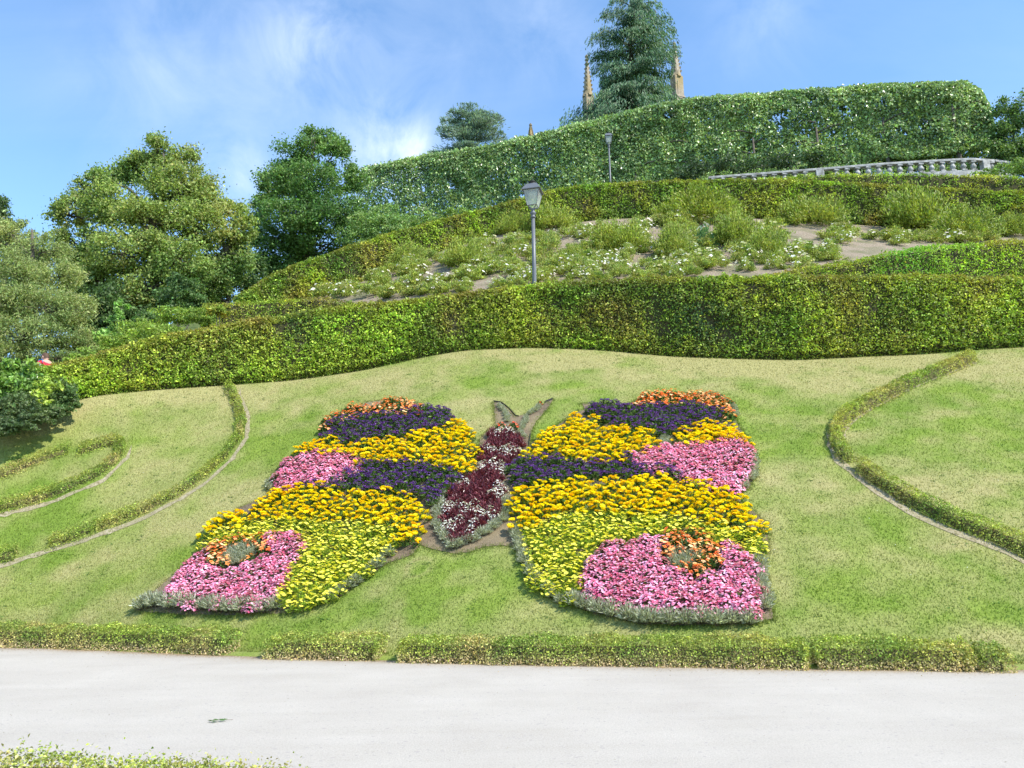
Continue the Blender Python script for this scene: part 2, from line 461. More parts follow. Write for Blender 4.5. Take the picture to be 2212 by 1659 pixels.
def dryness(V):
    x, y = V[:, 0], V[:, 1]
    yh = np.interp(x, XS, YH); y0 = np.interp(x, XS, Y0); t = (y - y0) / (yh - y0)
    Q = np.stack([x, y * 1.3, np.zeros_like(x)], 1)
    d = (fbm(Q, .45, 3, 3) - .47) * 2.1 + (fbm(Q, 2.2, 9, 3) - .5) * 1.5
    d += np.exp(-((t - 1.0) / .16) ** 2) * .75 + np.exp(-((t - .0) / .08) ** 2) * .25
    d += .18 * (x > 3) * (t < .7)
    Qs = np.stack([x * .5 + y * .35, y * 2.2 - x * .6, np.zeros_like(x)], 1)
    d += (fbm(Qs, 1.0, 31, 2) - .5) * .9
    r = np.hypot(x - RING[0], (y - RING[1]) * 1.2); d += np.exp(-((r - .22) / .05) ** 2) * .55 - np.exp(-(r / .14) ** 2) * .2
    return np.clip(.19 + d * .78, 0, .9)


GREEN = np.array([.185, .248, .038]); DEEP = np.array([.138, .205, .028]); STRAW = np.array([.325, .29, .125])


def lawn_tint(V):
    d = dryness(V)[:, None]
    g = fbm(np.stack([V[:, 0], V[:, 1], V[:, 0] * 0], 1), 1.3, 21, 3)[:, None]
    g = np.clip((g - .3) * 2.2, 0, 1)
    return (DEEP * (1 - g) + GREEN * g) * (1 - d) + STRAW * d


def lumps(V): return (fbm(V, .8, 50, 3) - .5) * .10


def path_tint(V):
    yf = np.interp(V[:, 0], XS, Y0); d = yf - V[:, 1]
    n = fbm(V, 2.5, 77, 3)
    k = np.exp(-np.clip(d, 0, 9) / .22) * (.4 + n)
    k = np.clip(k, 0, 1)[:, None]
    return np.ones((len(V), 3)) * (1 - k) + np.array([.66, .55, .40]) * k


link('ground', mesh_np('ground', [(-3000, -3000, -.3), (3000, -3000, -.3), (3000, 3000, -.3), (-3000, 3000, -.3)], [(0, 1, 2, 3)], M_BANK), None, 'structure')
# gravel path
xs = np.linspace(-70, 70, 701); yf = np.interp(xs, XS, Y0) + .12
tt = np.concatenate([np.linspace(0, .8, 20), np.linspace(.82, 1, 50)])[:, None]
Y = -25 * (1 - tt) + yf[None] * tt; X = np.broadcast_to(xs, Y.shape)
Vp = np.stack([X.ravel(), Y.ravel(), np.full(X.size, .012)], 1)
i = np.arange(X.size).reshape(X.shape); Fp = np.stack([i[:-1, :-1], i[:-1, 1:], i[1:, 1:], i[1:, :-1]], -1).reshape(-1, 4)
link('gravel_path', mesh_np('gravel_path', Vp, Fp, M_PATH, path_tint(Vp), True), None, 'structure')

strip('lawn', Y0, YH + .35, 900, 200, M_LAWN, -34, 34, lawn_tint, bend=lumps)
strip('terrace_path', YH + .35, YH + 4.0, 300, 14, M_DRYSOIL, -60, 60)
strip('rose_bed_slope', YH + 4.0, YR, 500, 90, M_DRYSOIL, -11, 60)
strip('grass_bank', YH + 4.0, YR, 200, 60, M_BANK, -60, -11)
strip('upper_terrace', YR, YR + 5.0, 200, 8, M_BANK, -90, 70)
strip('upper_slope', YR + 5.0, YB, 200, 14, M_BANK, -90, 70)
strip('hilltop', YB, np.full_like(YB, 165.), 200, 40, M_BANK, -120, 90)


def lumps_at(q):
    x, y = q[:, 0], q[:, 1]; ya = np.interp(x, XS, Y0); yb = np.interp(x, XS, YH + .35); t = np.clip((y - ya) / (yb - ya), 0, 1)
    z = gz(x, y); return lumps(np.stack([x, y, z], 1)) * np.sin(t * PI)


def ground_pt(x, y):
    x = np.atleast_1d(x).astype(float); y = np.atleast_1d(y).astype(float)
    return gz(x, y) + lumps_at(np.stack([x, y], 1))


# ------------------------------------------------------------------ hedges
def sweep_pts(pts, step):
    """pts rows x,y,zb,zt -> evenly resampled"""
    P = np.array(pts, float); d = np.concatenate([[0], np.cumsum(np.hypot(*(np.diff(P[:, :2], axis=0).T)))])
    n = max(4, int(d[-1] / step)); s = np.linspace(0, d[-1], n)
    # smooth (catmull like) by oversampled linear + window
    Q = np.stack([np.interp(s, d, P[:, k]) for k in range(4)], 1)
    k = 5 if n > 12 else 1
    if k > 1:
        w = np.hanning(k + 2)[1:-1]; w /= w.sum()
        Q = np.stack([np.convolve(np.pad(Q[:, c], k // 2, mode='edge'), w, 'valid') for c in range(4)], 1)
        Q[0, :2] = P[0, :2]; Q[-1, :2] = P[-1, :2]
    return Q, s


def make_hedge(name, label, pts, th, leaf, dens, cols, cat='hedge', group=None, step=.25, bulge=.08, pal_scale=.6, seed=1, weights=None,
               jit=.42, mat=None, colfn=None, core_mat=None, front_only=.35, core_inset=.08, ragged=0.0, side=1, tipcol=None, up=.35, gaps=0.0, batter=0.0, follow=False):
    """pts: x, y, z base, z top along the front foot; the hedge lies th behind it (side=1: to the left of the walking direction)"""
    Q, s = sweep_pts(pts, step); n = len(Q)
    T = np.gradient(Q[:, :2], axis=0); T = T / np.maximum(np.linalg.norm(T, axis=1, keepdims=True), 1e-9)
    Nr = np.stack([-T[:, 1], T[:, 0]], 1) * side        # towards the back
    H = (Q[:, 3] - Q[:, 2])
    c = min(.12 * float(H.mean()), th * .25)
    # cross-section: (back offset 0..th, height 0..1 scaled), as absolute functions of H
    def section(q, H):
        # q 0..1 front, 1..2 top, 2..3 back ; rounded at the shoulders
        b = np.where(q < 1, 0, np.where(q < 2, (q - 1) * th, th)); h = np.where(q < 1, q, np.where(q < 2, 1, 3 - q)) * H
        e = np.clip((h - (H - c)) / c, 0, 1); cut = (1 - np.sqrt(np.clip(1 - e ** 2, 0, 1))) * c
        b = np.where(q < 1, cut * .8 + batter * h, np.where(q >= 2, th - cut * .8 - batter * h, batter * H + b * (th - 2 * batter * H) / th))
        e2 = np.minimum(q - 1, 2 - q) * th; e2 = np.clip(1 - e2 / c, 0, 1) * ((q >= 1) & (q < 2))
        h = h - (1 - np.sqrt(np.clip(1 - e2 ** 2, 0, 1))) * c * .7
        b = b + np.where((q < 1) & (H > 1.0), .16 * np.clip(1 - h / .22, 0, 1), 0)
        return b, h
    root = thing(name, (Q[n // 2, 0] + Nr[n // 2, 0] * th / 2, Q[n // 2, 1] + Nr[n // 2, 1] * th / 2, Q[n // 2, 2]), label, cat, group)
    O = np.array(root.location)
    # inner body
    qs = np.array([0, .35, .7, .9, 1.0, 1.15, 1.5, 1.85, 2.0, 2.1, 2.3, 2.65, 3.0])
    Vc = []
    for q in qs:
        b, h = section(np.full(n, q), H)
        ins = core_inset
        b = ins + b * (th - 2 * ins) / th; h = h * (1 - ins / np.maximum(H, .2))
        Vc.append(np.stack([Q[:, 0] + Nr[:, 0] * b, Q[:, 1] + Nr[:, 1] * b, Q[:, 2] + h - .04], 1))
    Vc = np.array(Vc); m = len(qs)
    Vc[:, 0, :2] += T[0] * core_inset; Vc[:, -1, :2] -= T[-1] * core_inset
    Vf = Vc.reshape(-1, 3).copy()
    if follow: Vf[:, 2] += ground_pt(Vf[:, 0], Vf[:, 1]) - np.tile(Q[:, 2], m)
    Vf = Vf + 0; Vf += (np.stack([vnoise(Vf, 2.5 / max(th, .3), 90 + k) for k in range(3)], 1) - .5) * bulge * .45
    idx = np.arange(m * n).reshape(m, n)
    F = np.stack([idx[:-1, :-1], idx[:-1, 1:], idx[1:, 1:], idx[1:, :-1]], -1).reshape(-1, 4)
    caps = []
    for col in (0, n - 1):
        for k in range(m // 2): caps.append((idx[k, col], idx[k + 1, col], idx[m - 2 - k, col], idx[m - 1 - k, col]))
    F = np.vstack([F, [c_ for c_ in caps if len(set(c_)) == 4]])
    if not gaps:
        link('branch_core', mesh_np('branch_core', Vf - O, F, core_mat or M_CORE, None, True), root)
    # leaves
    ln = float(s[-1]); Hm = float(H.mean())
    parts = []
    for (qa, qb, ext, f) in ((0, 1, Hm, 1.0), (1, 2, th, 1.0), (2, 3, Hm, front_only)):
        k = int(ln * ext * dens * f)
        parts.append((R.uniform(0, ln, k), R.uniform(qa, qb, k)))
    ss = np.concatenate([p[0] for p in parts]); qq = np.concatenate([p[1] for p in parts])
    fi = np.interp(ss, s, np.arange(n)); ii = np.minimum(fi.astype(int), n - 2); fr = (fi - ii)[:, None]
    Qi = Q[ii] * (1 - fr) + Q[ii + 1] * fr; Ni = Nr[ii] * (1 - fr) + Nr[ii + 1] * fr; Hi = Qi[:, 3] - Qi[:, 2]
    b, h = section(qq, Hi)
    P = np.stack([Qi[:, 0] + Ni[:, 0] * b, Qi[:, 1] + Ni[:, 1] * b, Qi[:, 2] + h], 1)
    out = np.where((qq < 1)[:, None], np.concatenate([-Ni, 0 * Hi[:, None]], 1), np.where((qq < 2)[:, None], np.array([0, 0, 1.0]), np.concatenate([Ni, 0 * Hi[:, None]], 1)))
    # ends
    for e, sg in ((0, -1), (n - 1, 1)):
        k = int(th * H[e] * dens)
        if k < 2: continue
        bb = R.uniform(0, th, k); hh = R.uniform(0, 1, k) * H[e]; cc = np.clip(hh - (H[e] - c), 0, c) / c * c * .5
        bb = np.clip(bb, cc, th - cc)
        Pe = np.stack([Q[e, 0] + Nr[e, 0] * bb, Q[e, 1] + Nr[e, 1] * bb, Q[e, 2] + hh], 1); t3 = np.array([T[e, 0] * sg, T[e, 1] * sg, 0])
        P = np.vstack([P, Pe]); out = np.vstack([out, np.repeat(t3[None], k, 0)]); h = np.concatenate([h, hh]); Hi = np.concatenate([Hi, np.full(k, H[e])]); qq = np.concatenate([qq, np.full(k, .5)])
    if follow: P[:, 2] = ground_pt(P[:, 0], P[:, 1]) + h
    bl = fbm(P, 1.6 / max(th, .3), 40 + seed, 3) - .5
    depth = R.uniform(-1, .35, len(P)) * leaf * 1.3
    tuft = vnoise(P, .55 / leaf, 70 + seed)
    P = P + out * (bl * bulge * 2 + depth + (tuft - .5) * leaf * 1.9)[:, None] + R.normal(0, leaf * .3, P.shape)
    if ragged:
        top = (h > Hi * .93); P[:, 2] += top * np.abs(R.normal(0, ragged, len(P))) * (R.uniform(size=len(P)) < .35)
    if gaps:
        keep = fbm(P, .9, 63 + seed, 3) > gaps; P, out, h, Hi, qq = P[keep], out[keep], h[keep], Hi[keep], qq[keep]
    Nn = unit(out * .55 + rnd(len(P)) * .85 + np.array([0, 0, up])); A = unit(np.cross(Nn, rnd(len(P))) + out * .3 + np.array([0, 0, -.15]))
    sz = leaf * np.exp(R.normal(0, .22, len(P)))
    V, F = leaf_arrays(P - O, A, Nn, sz, sz * .62)
    col = palette(P, cols, pal_scale, seed, jit, weights) * 1.12 * (.68 + .64 * vnoise(P, .4 / leaf, 170 + seed))[:, None]
    if tipcol is not None:
        t = np.clip((h / Hi - .86) / .14, 0, 1)[:, None] * R.uniform(.2, 1, (len(P), 1)) * (fbm(P, .7, 5 + seed, 2)[:, None] > .40); col = col * (1 - t * .75) + np.array(tipcol) * t * .75
    if colfn is not None: col = colfn(P, h / Hi, col)
    link('foliage', mesh_np('foliage', V, F, mat or M_LEAF, col), root, 'stuff')
    return root


G_OLIVE = (.150, .195, .022); G_MID = (.095, .160, .020); G_BRIGHT = (.19, .285, .026); G_BROWN = (.180, .145, .035); G_DARK = (.055, .105, .018); G_GOLD = (.22, .225, .03)
HORN = [G_OLIVE, G_MID, G_BRIGHT, G_BROWN, G_GOLD, G_DARK]


HEDGE_GAIN = 1.0


def hp(lst, top=True):
    """(u, v base, v top, y) -> x, y, zb, zt"""
    o = []
    for u, vb, vt, y in lst:
        b = at_y(u, vb, y); t = at_y(u, vt, y); o.append((b[0], y, b[2], t[2]))
    return o


def hg(lst):
    """(u, v top, y) with the foot on the land"""
    o = []
    for u, vt, y in lst:
        t = at_y(u, vt, y); o.append((t[0], y, float(gz(t[0], y)[0]), t[2]))
    return o


def col_hedge1(P, hr, col):
    u, v = project(P)
    m = (np.exp(-(((u - 1510) / 90) ** 2 + ((v - 690) / 70) ** 2)) * (fbm(P, 1.5, 3, 2) > .42))[:, None]       # rose leaves growing through
    m = m + (np.exp(-(((u - 640) / 45) ** 2 + ((v - 700) / 45) ** 2)) * .8)[:, None]
    m = np.clip(m, 0, 1) * (R.uniform(size=(len(P), 1)) < .75)
    c = col * (1 - m) + np.array([.065, .135, .045]) * np.exp(R.normal(0, .3, (len(P), 1))) * m
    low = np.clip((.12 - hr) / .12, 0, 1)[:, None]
    return c * (1 - low * .35)  # shade at the hedge foot, put into the leaf colour


vt_u = [-300, 0, 100, 200, 330, 450, 560, 700, 900, 1050, 1200, 1350, 1500, 1800, 2000, 2212, 2500]
vt_v = [900, 825, 792, 760, 722, 700, 685, 662, 642, 624, 606, 599, 594, 590, 591, 594, 596]
h1 = []
for (u, vb, y) in HEADPX:
    if u < 100: continue
    h1.append((u, vb, float(np.interp(u, vt_u, vt_v)), y))
h1 = [(84, 878, 797, 18.7), (112, 868, 790, 19.0)] + h1
GAPU = 1
make_hedge('clipped_hedge', 'long waist-high olive clipped hedge curving right above the lawn', hp(h1), 1.0, .066, 1700, HORN, seed=2,
           bulge=.13, tipcol=(.30, .19, .055), colfn=col_hedge1, ragged=.015, weights=[.09, .06, .03, .02, .03, -.02])
make_hedge('clipped_hedge', 'short clipped hedge piece behind the left half of the long hedge',
           hg([(440, 655, 27.0), (520, 650, 27.5), (600, 643, 28), (680, 640, 28.2), (760, 648, 28.2)]), .9, .07, 620, HORN, seed=4, bulge=.1, tipcol=(.22, .13, .05))
make_hedge('clipped_hedge', 'bright green and rusty clipped hedge rising behind the right end of the long hedge',
           hg([(1640, 596, 25.6), (1740, 578, 25.8), (1850, 557, 26.0), (1960, 535, 26.2), (2060, 525, 26.4), (2212, 514, 26.8), (2500, 500, 27.5)]), 1.0, .07, 700,
           HORN, seed=6, bulge=.14, tipcol=(.36, .20, .05), ragged=.03, weights=[.05, 0, .1, 0, .05, -.1],
           colfn=lambda P, hr, c: (lambda m: c * (1 - m) + np.array([.24, .50, .05]) * m)(np.exp(-(((project(P)[0] - 1955) / 85) ** 2))[:, None] * (R.uniform(size=(len(P), 1)) < .8)))
h2 = [(516, 662, 642, 37.9), (560, 660, 604, 38.4), (640, 652, 568, 39.5), (700, 638, 549, 40.2), (750, 622, 532, 41), (850, 588, 500, 42.5), (960, 546, 470, 44), (1080, 508, 440, 45.3), (1200, 488, 406, 45.8), (1300, 476, 395, 46),
      (1400, 470, 390, 46), (1500, 466, 387, 46), (1600, 470, 386, 46), (1700, 476, 386, 46), (1850, 487, 392, 46), (1950, 492, 397, 46), (2100, 498, 405, 45.5), (2212, 502, 412, 45), (2500, 508, 425, 44)]
make_hedge('clipped_hedge', 'dark olive clipped hedge climbing along the top edge of the sloping rose bed', hp(h2), 1.2, .115, 520, HORN, seed=8, bulge=.13, step=.4, tipcol=(.27, .19, .045), weights=[.06, .07, 0, .05, 0, .04], ragged=.02)
make_hedge('clipped_hedge', 'low clipped hedge strip seen just below the stone balustrade', hg([(1640, 383, 50.5), (1800, 375, 50.5), (1950, 372, 50.3), (2100, 376, 50), (2212, 380, 49.8), (2500, 390, 49)]), 1.1, .12, 240, HORN, seed=9, bulge=.2, step=.5)

# ------------------------------------------------------------------ the tall clipped row of trees on the hilltop
LIME = [(.14, .20, .065), (.19, .25, .085), (.095, .15, .05), (.25, .31, .12), (.115, .17, .065)]
rowL, rowR = np.array([-17.0, 79.5]), np.array([42.2, 60.6])


def trunk_tube(m, pts, rads, n=7): m.tube(pts, rads, n)


NT = 11
for k in range(NT):
    f0, f1 = k / NT, (k + 1) / NT
    A2 = rowL + (rowR - rowL) * f0; B2 = rowL + (rowR - rowL) * f1; mid = (A2 + B2) / 2
    zb = float(gz(mid[0], mid[1])[0]); zb = max(zb, 20)
    last = k == NT - 1
    root = thing('clipped_tree', (mid[0], mid[1], zb),
                 'box-clipped broadleaf tree ending the tall row with a rounded right shoulder' if last else 'box-clipped broadleaf tree merged into the tall green row above the balustrade',
                 'tree', None if last else 'box-clipped trees of the tall hilltop row')
    L2 = np.linalg.norm(B2 - A2); t2 = (B2 - A2) / L2; n2 = np.array([-t2[1], t2[0]])
    lowz = 35.0 if k > 5 else (34.3 if k == 5 else zb - .5)
    # picture: upper edge of the row
    us = [700, 790, 900, 1050, 1150, 1250, 1400, 1500, 1700, 1900, 2000, 2095, 2122, 2140, 2150]; vs = [372, 368, 343, 318, 295, 268, 234, 216, 196, 182, 176, 176, 194, 225, 300]
    m_ = int(L2 * 9 * 62 * 7.5)
    s_ = R.uniform(-.02, 1.02, m_); 
    kind_ = R.uniform(size=m_)
    bk = np.where(kind_ < .46, R.normal(0, .12, m_), np.where(kind_ < .62, 1.9 + R.normal(0, .12, m_), R.uniform(0, 1.9, m_)))
    X = A2[0] + t2[0] * L2 * s_ + n2[0] * bk; Yy = A2[1] + t2[1] * L2 * s_ + n2[1] * bk
    uu, _ = project(np.stack([X, Yy, np.full_like(X, 40)], 1))
    ztop = at_y(uu, np.interp(uu, us, vs), Yy)[:, 2] - .25
    hh = np.where((kind_ > .62) & (R.uniform(size=m_) < .5), 1 + R.normal(0, .015, m_), R.uniform(0, 1, m_))
    lowz_ = lowz + (fbm(np.stack([X, Yy, X * 0], 1), .35, 4, 2) - .5) * 1.4
    Zz = lowz_ + (ztop - lowz_) * hh
    P = np.stack([X, Yy, Zz], 1); front = -n2
    P[:, :2] += front * ((fbm(P, .5, 12, 3) - .5) * 1.3)[:, None]
    keep = (fbm(P, .55, 71, 3) > .27) & (ztop > lowz_)
    # thin places where the sky shows
    tz = np.exp(-(((uu - 1760) / 130) ** 2 + ((hh - .55) / .25) ** 2)); keep &= ~((R.uniform(size=m_) < tz * .25) | ((fbm(P, .9, 15, 2) < .36) & (tz > .3)))
    tz = np.exp(-(((uu - 1900) / 60) ** 2 + ((hh - .45) / .3) ** 2)); keep &= ~(R.uniform(size=m_) < tz * .15)
    P = P[keep]; hh = hh[keep]
    Nn = unit(np.array([front[0] * .6, front[1] * .6, .55]) + rnd(len(P)) * .9); Aa = unit(np.cross(Nn, rnd(len(P))) + np.array([0, 0, -.5]))
    sz = .25 * np.exp(R.normal(0, .25, len(P)))
    V, F = leaf_arrays(P - np.array(root.location), Aa, Nn, sz, sz * .75)
    link('crown', mesh_np('crown', V, F, M_GLOSSLEAF, palette(P, LIME, .35, 30, .32)), root, 'stuff')
    m = MB(); m.tube([(0, 0, -.2), (.05, 0, 1.5), (0, .05, 3.2), (0, 0, lowz - zb + 4.5)], [.24, .19, .17, .08], 8)
    for q in range(5):
        zz = lowz - zb + .6 + q * 1.1; a = 1 if q % 2 else -1
        m.tube([(0, 0, zz), (t2[0] * a * 1.2, t2[1] * a * 1.2, zz + .5), (t2[0] * a * 2.5, t2[1] * a * 2.5, zz + .6)], [.08, .06, .03], 5)
    m.build('trunk', M_BARK, root, True)


# undergrowth hiding the feet of that row
def loose_mass(name, label, cat, pts, n, leaf, cols, seed, mat=None, group=None, kindup=.5, part='foliage', stems=True):
    """pts: blobs (x, y, z, rx, ry, rz): a shrub of leaf clumps"""
    pts = np.array(pts, float); c0 = pts[:, :3].mean(0); zb = float(gz(c0[0], c0[1])[0])
    root = thing(name, (c0[0], c0[1], zb), label, cat, group); O = np.array(root.location)
    vol = (pts[:, 3] * pts[:, 4] * pts[:, 5]) ** (2 / 3); vol /= vol.sum(); Pa = []
    for p, w in zip(pts, vol):
        k = max(8, int(n * w)); nc = max(5, k // 45)
        cc = rnd(nc) * R.uniform(.45, 1.0, (nc, 1)); cc = cc[np.argsort(cc[:, 2])]
        q = cc[R.randint(0, nc, k)] + R.normal(0, .13, (k, 3)); Pa.append(p[:3] + q * p[3:6])
    P = np.vstack(Pa); g = gz(P[:, 0], P[:, 1]); P[:, 2] = np.maximum(P[:, 2], g + .03)
    Nn = unit(rnd(len(P)) + np.array([0, -.15, kindup])); Aa = np.cross(Nn, rnd(len(P))) + np.array([0, 0, .25]); sz = leaf * np.exp(R.normal(0, .25, len(P)))
    V, F = leaf_arrays(P - O, Aa, Nn, sz, sz * .5)
    link(part, mesh_np(part, V, F, mat or M_LEAF, palette(P, cols, 1.2 / max(leaf * 8, .3), seed, .3)), root, 'stuff')
    if stems:
        m = MB()
        for p in pts:
            e = Vector(p[:3]) - Vector(O); b = Vector((e.x * .3, e.y * .3, float(gz(O[0] + e.x * .3, O[1] + e.y * .3)[0]) - O[2] - .05))
            m.tube([b, b.lerp(e, .5) + Vector((.05, 0, .1)), e], [.03 + .02 * p[5], .02 + .012 * p[5], .008], 5)
        m.build('stem', M_BARK, root, True)
    return root


def blob(u, v, ru, rv, y, dy=0, dep=1.0):
    c = at_y(u, v, y + dy); k = y / FPX
    return (c[0], c[1], c[2], ru * k, max(ru, rv) * k * dep * .8, rv * k)


SHRUBG = [(.10, .16, .035), (.07, .12, .03), (.14, .20, .04), (.05, .09, .03)]
loose_mass('undergrowth_mass', 'loose low shrubs growing under the tall clipped row behind the balustrade', 'shrub',
           [blob(u, v + 6, 60, 12, 61) for u, v in ((1560, 385), (1640, 378), (1720, 374), (1800, 370), (1890, 366), (1980, 363), (2060, 360))], 8000, .16, LIME, 3)


loose_mass('undergrowth_mass', 'dark leaf mass added for the shade behind the trunks of the tall clipped row', 'shrub', [blob(u, v, 60, 32, 65.5) for u, v in ((1500, 380), (1590, 372), (1680, 366), (1770, 360), (1860, 356), (1950, 352), (2040, 348), (2120, 346))], 20000, .26, [(.03, .05, .02), (.045, .07, .03)], 5)  # added mass; near-black leaf colours stand for shade behind the trunks


# ------------------------------------------------------------------ broadleaf trees
def leafy_tree(name, label, base, lobes, nleaf, leaf, cols, trunk_r, seed, mat=None, sub=14, sig=.2, up=.5, group=None, jit=.3, aspect=.6, twigs=True, wts=None, palsc=.35):
    zb = float(gz(base[0], base[1])[0]) if base[2] is None else base[2]
    root = thing(name, (base[0], base[1], zb), label, 'tree', group); O = np.array(root.location)
    lobes = np.array(lobes, float); lobes[:, :3] += R.uniform(-.13, .13, (len(lobes), 3)) * lobes[:, 5:6]
    w = (lobes[:, 3] * lobes[:, 5]); w = w / w.sum()
    m = MB(); cen = lobes[:, :3].mean(0) - O; fork = Vector((cen[0] * .25, cen[1] * .25, max(.8, (lobes[:, 2].min() - O[2]) * .75)))
    m.tube([(0, 0, -.3), fork * .5 + Vector((.08, 0, 0)), fork], [trunk_r * 1.25, trunk_r, trunk_r * .85], 9)
    Pa = []; order = np.argsort(lobes[:, 2])
    axis_top = Vector((cen[0], cen[1], lobes[:, 2].max() - O[2]))
    m.tube([fork, fork.lerp(axis_top, .5) + Vector((.2, .1, 0)), axis_top], [trunk_r * .8, trunk_r * .45, .04], 7)
    for li in order:
        L = lobes[li]; lc = Vector(L[:3]) - Vector(O)
        tpar = min(.85, max(0.0, (lc.z - fork.z) / max(axis_top.z - fork.z, .1) - .25)); st = fork.lerp(axis_top, tpar)
        md = st.lerp(lc, .55) + Vector((0, 0, .12 * (lc - st).length)); rr = trunk_r * .38 * (.6 + .4 * w[li] / w.max())
        m.tube([st, md, lc], [rr, rr * .6, rr * .3], 6)
        ns = max(5, int(sub * (w[li] / w.mean()) ** .7))
        d = rnd(ns); d[:, 2] = d[:, 2] * .9 + .12; rad = R.uniform(.55, 1.0, (ns, 1)); sc_ = d * rad
        for q in range(ns):
            e = lc + Vector(sc_[q] * L[3:6])
            if twigs: m.tube([lc, lc.lerp(e, .5) + Vector((0, 0, .06 * L[5])), e], [rr * .28, rr * .16, .012], 4, cap=False)
        k = int(nleaf * w[li]); own = R.randint(0, ns, k)
        q = sc_[own] + R.normal(0, 1, (k, 3)) * np.array([1.1, 1.1, .95]) * sig * R.uniform(.6, 1.3, (ns, 1))[own]
        Pa.append(L[:3] + q * L[3:6])
    P = np.vstack(Pa); g = gz(P[:, 0], P[:, 1]); P = P[P[:, 2] > g + .2]
    Nn = unit(rnd(len(P)) + np.array([0, -.1, up])); Aa = np.cross(Nn, rnd(len(P))) + np.array([0, 0, -.25]); sz = leaf * np.exp(R.normal(0, .25, len(P)))
    V, F = leaf_arrays(P - O, Aa, Nn, sz, sz * aspect)
    link('crown', mesh_np('crown', V, F, mat or M_LEAF, palette(P, cols, palsc, seed, jit, wts)), root, 'stuff')
    m.build('trunk', M_BARK, root, True)
    return root


def pos(u, y): p = at_y(u, 700, y); return (p[0], y, None)


y = 52
T1 = [blob(680, 300, 45, 38, y), blob(640, 345, 60, 40, y, 1), blob(720, 335, 40, 40, y, -1), blob(590, 400, 48, 42, y), blob(670, 400, 80, 50, y, -1.5), blob(750, 395, 42, 40, y),
      blob(575, 460, 42, 40, y), blob(650, 470, 80, 45, y, -2), blob(735, 460, 60, 48, y, -1), blob(600, 520, 60, 45, y, 0), blob(690, 530, 70, 45, y), blob(620, 575, 60, 40, y, 1), blob(665, 590, 85, 40, y, 2.5), blob(770, 500, 40, 35, y), blob(640, 620, 110, 40, y, 2.5)]
leafy_tree('oak_tree', 'dark green round-crowned oak standing against the sky left of the tall clipped row', pos(655, 52.5), T1, 80000, .175,
           [(.06, .12, .03), (.045, .095, .025), (.085, .15, .038), (.11, .17, .045)], .38, 11, sub=24, sig=.18)
y = 40
T2 = [blob(345, 330, 55, 40, y), blob(395, 355, 50, 38, y), blob(300, 380, 60, 42, y, 1), blob(380, 410, 85, 50, y, -1), blob(230, 385, 45, 40, y), blob(190, 420, 45, 38, y), blob(150, 465, 48, 40, y),
      blob(250, 450, 80, 50, y, -1.2), blob(330, 480, 80, 50, y, -2), blob(450, 425, 48, 45, y), blob(490, 465, 45, 42, y), blob(430, 490, 75, 50, y, -1), blob(180, 530, 70, 50, y, -.5), blob(280, 550, 85, 50, y, -2.4),
      blob(385, 565, 80, 50, y, -2), blob(480, 540, 60, 50, y), blob(525, 500, 30, 36, y), blob(230, 610, 75, 45, y, -1.5), blob(330, 625, 75, 45, y, -2.3), blob(430, 610, 65, 48, y, 0), blob(500, 590, 50, 45, y, 1),
      blob(270, 670, 75, 40, y, -1), blob(170, 600, 50, 50, y, 1), blob(380, 650, 70, 40, y, -1)]
leafy_tree('spreading_tree', 'broad sunlit tree with yellow-green and golden leaves between the oak and the grey-leaved tree', pos(320, 41), T2, 120000, .145,
           [(.12, .175, .042), (.16, .205, .05), (.26, .23, .075), (.085, .14, .04), (.18, .215, .055)], .45, 17, sub=24, sig=.175, wts=[.05, .04, .0, 0.04, .0])
y = 30
T3 = [blob(20, 505, 45, 42, y), blob(85, 545, 60, 45, y), blob(-40, 520, 60, 60, y), blob(40, 590, 75, 50, y, -1), blob(130, 600, 50, 45, y), blob(10, 660, 80, 50, y, -1.3), blob(100, 670, 75, 45, y, -1),
      blob(160, 680, 45, 45, y), blob(50, 730, 90, 45, y, -1.5), blob(150, 740, 60, 40, y, -.6), blob(-60, 620, 70, 70, y), blob(-60, 740, 80, 60, y), blob(-10, 780, 80, 30, y, -1.5), blob(110, 775, 70, 25, y, -1)]
leafy_tree('willow_tree', 'soft grey-green narrow-leaved tree filling the left edge of the photo', pos(60, 30.5), T3, 95000, .105,
           [(.19, .215, .075), (.14, .175, .055), (.26, .27, .10), (.10, .14, .045)], .3, 23, sub=26, sig=.17, aspect=.32, up=.2)
leafy_tree('dark_tree', 'dark narrow tree tips rising behind the grey-leaved tree at the left edge', pos(5, 38), [blob(8, 470, 25, 45, 38), blob(-30, 450, 35, 50, 38), blob(35, 500, 20, 30, 38), blob(-80, 500, 60, 80, 38), blob(20, 560, 60, 70, 38, 1), blob(90, 560, 35, 45, 38, 1)], 14000, .14,
           [(.04, .075, .028), (.06, .095, .035)], .2, 25)
leafy_tree('dark_tree', 'dark bushy tree low between the golden tree and the grey-leaved tree', pos(200, 36), [blob(210, 650, 55, 50, 36), blob(250, 700, 60, 40, 36), blob(180, 720, 50, 45, 36), blob(300, 700, 60, 35, 36), blob(160, 660, 40, 50, 36, 1), blob(230, 745, 60, 30, 35)], 22000, .15,
           [(.05, .085, .025), (.08, .12, .035), (.035, .06, .02)], .2, 26)
leafy_tree('dark_tree', 'dark green tree filling the gap below the oak and beside the golden tree', pos(490, 46), [blob(480, 600, 50, 50, 46), blob(530, 600, 45, 50, 46), blob(440, 640, 60, 40, 46), blob(515, 560, 30, 45, 46, 2)], 14000, .16,
           [(.05, .09, .025), (.08, .13, .03), (.035, .065, .02)], .2, 27)
y = 58
